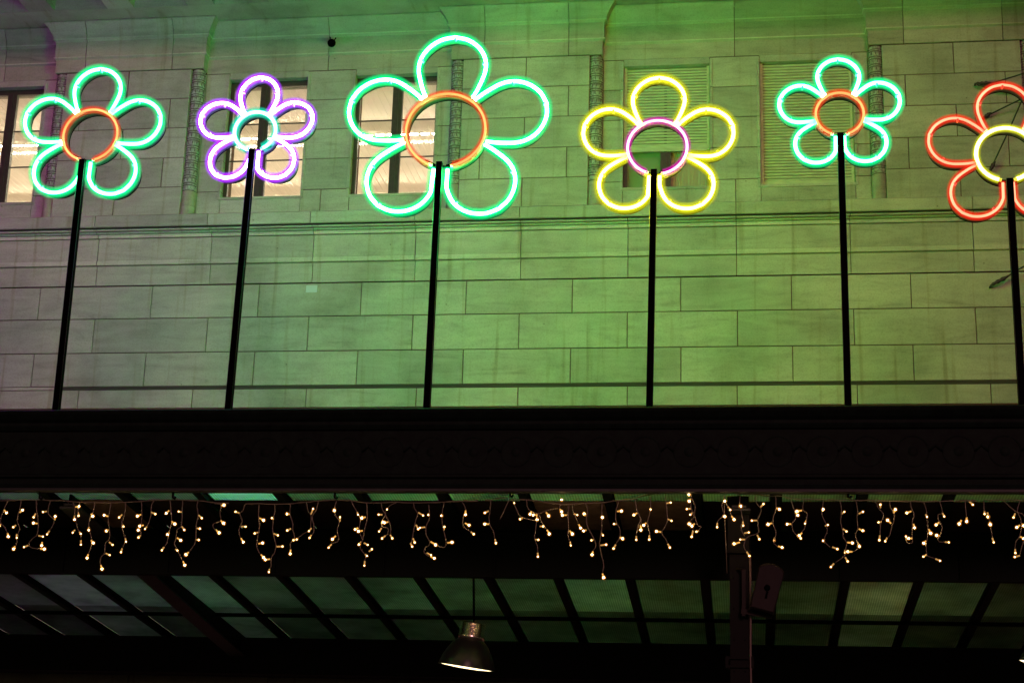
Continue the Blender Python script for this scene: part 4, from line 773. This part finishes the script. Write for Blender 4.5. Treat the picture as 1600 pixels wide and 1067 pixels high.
def flower(label, foot, top, hub, Rpx, cp_, ch, plen=1.0, pw=1.0, roll=0.0, gain=1.0, hgain=1.0):
    YT = 18.30; YPo = 18.21
    F = U(*foot, YPo); T = U(*top, YPo); Hc = U(*hub, YT)
    R = (Xp(hub[0] + Rpx, hub[1], YT) - Xp(hub[0] - Rpx, hub[1], YT)) / 2
    zb_ = zg(YPo) + .16; d0 = (T - F).normalized(); base = F - d0 * ((F.z - zb_) / d0.z); t = thing('neon_flower', label, 'flower sign', base, 'neon flowers standing along the canopy edge')
    d_ = (T - F).normalized()
    mb = MB(); hp = .037; z = Vector((0, 1, 0)); sx = d_.cross(z).normalized()
    A = Vector((0, 0, 0)); Bt = T - base
    mb.rotbox((A + Bt) / 2, (Bt - A) / 2, sx * hp, z * hp); mb.rotbox(A + d_ * .006, d_ * .006, sx * .09, z * .09)
    for s_ in (-1, 1): mb.tube([A + d_ * .02 + sx * s_ * hp - z * hp, Bt - d_ * .01 + sx * s_ * hp - z * hp], .003, 5, mat=1)
    mb.build('pole', [BLACK, EDGE], t)
    up = Matrix.Rotation(radians(roll), 3, 'Y') @ d_; up = Vector((up.x, 0, up.z)).normalized(); rt = Vector((up.z, 0, -up.x))
    C0 = Hc - base
    def W(u, v): return C0 + rt * u * R + up * v * R * .968
    pz = (T - base - C0); px0 = pz.dot(rt); phi = math.atan2(px0, R)
    rT = .0210; rJ = .082 if Rpx > 40 else .074
    ct, cj = neon(ch, hgain)
    g0 = radians(17 if Rpx > 40 else 21)
    pts = [W(sin(a), cos(a)) for a in [pi - phi + g0 + (2 * pi - 2 * g0) * k / 60 for k in range(61)]]
    mb = MB(); mb.tube(pts, rT if ch in ('mint', 'lemon') else .014, 8); ring = mb.build('hub_ring', ct, t)
    mb = MB(); mb.tube(pts, rJ if ch == 'mint' else .058, 10, caps=False); mb.build('halo_sleeve', cj, ring)
    mb = MB(); full = [W(sin(a), cos(a)) for a in [pi - phi + .12 + (2 * pi - .24) * k / 60 for k in range(61)]]
    band(mb, full, C0, .05, .18, .007); band(mb, full, C0, .181, .198, .014); [mb.m.__setitem__(i, 1) for i in range(len(mb.m) - 4 * (len(full) - 1), len(mb.m))]; mb.build('hub_band', [BAND, RIM], t)
    pt, pj_ = neon(cp_, gain)
    for q in range(5):
        th = radians(90 - 72 * q)
        ax = Vector((cos(th), sin(th))); la = Vector((-sin(th), cos(th)))
        half = [Vector(((u - .9) * plen * (1.0) + .9, v * (1 + (pw - 1) * min(1, (u - .9) * 2)))) for u, v in PET]
        sh = smooth(half); loop = sh + [Vector((p.x, -p.y)) for p in reversed(sh[:-1])]
        jit = random.uniform(-.012, .012)
        P = [W(ax.x * p.x + la.x * (p.y + jit * p.x), ax.y * p.x + la.y * (p.y + jit * p.x)) for p in loop]
        if q in (2, 3):      # the two lower petals stop on either side of the post
            sgn = 1 if q == 2 else -1; rr = [(p - C0) for p in P]
            P = [C0 + rt * (px0 + sgn * max(sgn * (r_.dot(rt) - px0), .175 * R + .02 * max(0, -r_.dot(up) - R))) + up * r_.dot(up) for r_ in rr]
        mb = MB(); mb.tube(P, rT if cp_ != 'red' else .015, 8); pe = mb.build('petal', pt, t)
        mb = MB(); mb.tube(P, rJ if cp_ != 'red' else .058, 10, caps=False); mb.build('halo_sleeve', pj_, pe)
        mb = MB(); band(mb, P, C0, .05, .18, .007); band(mb, P, C0, .181, .196, .012); [mb.m.__setitem__(i, 1) for i in range(len(mb.m) - 4 * (len(P) - 1), len(mb.m))]; mb.build('petal_band', [BAND, RIM], pe)
        mb = MB(); n = len(P)
        for fr in (.27, .5, .74):
            i = int(n * fr); tg = (P[i + 1] - P[i - 1]).normalized(); inn = tg.cross(Vector((0, 1, 0))).normalized(); c_ = sum((p for p in P), Vector()) / n
            if inn.dot(c_ - P[i]) < 0: inn = -inn
            mb.rotbox(P[i] + inn * .026 + Vector((0, .012, 0)), tg * .010, Vector((0, .03, 0)), inn * .014)
        mb.build('clip', CLIPM[cp_], pe)
    # black mounting bar and the tube ends by the post
    mb = MB(); low = C0 + rt * px0 - up * R * .968
    for s in (-1, 1):
        a = low + rt * s * .06 + up * .015; b = low + rt * s * (.16 + .10 * R) + up * (.06 + .03 * R); mb.bar(a + Vector((0, .03, 0)), b + Vector((0, .03, 0)), .024, .03, up=(0, 1, 0))
    mb.bar(low - rt * .10 + Vector((0, .03, .0)), low + rt * .10 + Vector((0, .03, .0)), .03, .03, up=(0, 1, 0)); mb.build('bracket', BLACK, t)
    for s in (0, -1):
        e = pts[s]; e2 = pts[1 if s == 0 else -2]; dd = (e - e2).normalized(); mb = MB(); mb.tube([e, e + dd * .03], .022, 8); mb.build('tube_end', CLIPM[ch], t)
    return t
FL = [
 ('large green neon flower with orange ring, leftmost in view beside the first window', (88, 640), (130, 250), (141, 211), 42, 'green', 'orange', 1.04, .98, 3),
 ('small purple neon flower with mint green ring in front of the second window', (357, 640), (395, 234), (398.5, 205), 32, 'purple', 'mint', 1.17, 1.04, 1),
 ('largest neon flower, green petals round an orange ring, third from the left', (667, 638), (687, 254), (696, 203), 62, 'deep', 'orange', 1.02, .97, 2.5),
 ('yellow neon flower with magenta ring in front of the half open shutter', (1015, 638), (1022, 266), (1027, 230), 46.5, 'yellow', 'magenta', 1.04, 1.0, 1),
 ('small green neon flower with orange ring in front of the closed shutter', (1325, 635), (1313, 209), (1312, 178), 37.5, 'green', 'orange', 1.03, 1.0, 0),
 ('red neon flower with yellow ring cut off by the right edge', (1597, 630), (1577, 280), (1572, 241), 47, 'red', 'lemon', 1.07, 1.0, 0),
]
for a in FL: flower(*a)
# its neighbours of the same row, just outside the photograph
flower('pink neon flower of the same row, beyond the left edge of the photograph', (-190, 642), (-138, 262), (-128, 222), 44, 'pink', 'lemon', 1.05, 1.0, 3)

# ================================================================== icicle lights
BULB = [emis("warm_bulb_a", (1.0, .64, .30), 110), emis("warm_bulb_b", (1.0, .58, .24), 45)]
GLOW = halo_jacket('amber_halo', (1.0, .36, .06), .9)  # emissive shell painting a halo round each bulb tip
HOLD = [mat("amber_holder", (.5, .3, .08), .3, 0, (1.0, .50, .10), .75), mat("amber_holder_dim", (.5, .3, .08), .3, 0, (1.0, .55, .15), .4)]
cuts = [-50, 349, 742, 1085, 1523, 1700]
LBL = ['warm white icicle light string at the far left, below the first two hooks', 'icicle light string between the taped joint at the second hook and the pendant lamp', 'tangled icicle light string left of the canopy post, with a bunched end',
       'evenly spaced icicle light string right of the canopy post', 'short run of icicle lights at the right edge of the picture']
for i in range(5):
    lo, hi = cuts[i], cuts[i + 1]
    YI = 16.06
    ww = [p for p in WIRE_PX if lo <= p[0] <= hi]
    org = U(ww[0][0], ww[0][1], YI)
    t = thing('icicle_light_string', LBL[i], 'light string', org, 'icicle light strings under the canopy edge')
    wp = [U(px, py, YI) - org for px, py in ww]
    if i == 2: wp = wp[:]
    mb = MB(); 
    if len(wp) > 2: wp = smooth(wp, 3)
    # the long jump to the right of the bunch stays tucked under the lip
    mb.tube(wp, .0045, 5); mb.tube([p + Vector((.0, .008 * sin(k), .005 * cos(k * 1.7))) for k, p in enumerate(wp)], .0032, 5); mb.build('wire', CORD, t)
    mb = MB(); e = wp[-1]; mb.tube([e - Vector((.09, 0, -.002)), e, e + Vector((.06, 0, .004))], .008, 6); mb.build('connector', CORD, t)
    for pa, pb in STRANDS:
        if not (lo <= pa[0][0] < hi): continue
        yo = YI + random.uniform(-.03, .03)
        P = [U(px, py, YI + (yo - YI) * min(1, k / 2) + random.uniform(-.008, .008)) - org for k, (px, py) in enumerate(pa)]
        P = smooth(P, 3) if len(P) > 2 else P
        mb = MB(); mb.tube(P, .0042, 5); mb.tube([p + Vector((.005 * sin(k * 2.1), .004, .0)) for k, p in enumerate(P)], .003, 5)
        so_ = mb.build('strand', CORD, t)
        for hx, hy, tx, ty in pb:
            y2 = yo + random.uniform(-.015, .015); a = U(hx, hy, y2) - org; b = U(tx, ty, y2) - org
            if (b - a).length < .012: b = a + Vector((.004, -.012, -.008))
            v = random.random() < .45; d2 = (b - a).normalized()
            mb = MB(); mb.tube([a, a.lerp(b, .8)], .0075, 7, mat=0)
            rb = random.uniform(.0072, .0092) if v else random.uniform(.0050, .0066)
            mb.lathe([(0, -rb), (rb * .7, -rb * .7), (rb, 0), (rb * .8, rb * .6), (0, rb)], b, d2, 10, mat=1)
            rg = rb * 2.9; mb.lathe([(0, -rg), (rg * .7, -rg * .7), (rg, 0), (rg * .7, rg * .7), (0, rg)], b, d2, 12, mat=2)
            mb.build('bulb', [HOLD[0 if v else 1], BULB[0 if v else 1], GLOW], so_)

# ================================================================== ground
mb = MB(); mb.add([(-120, -120, 0), (120, -120, 0), (120, 120, 0), (-120, 120, 0)], [(0, 1, 2, 3)]); g = mb.build('ground', ASPH); g['kind'] = 'structure'
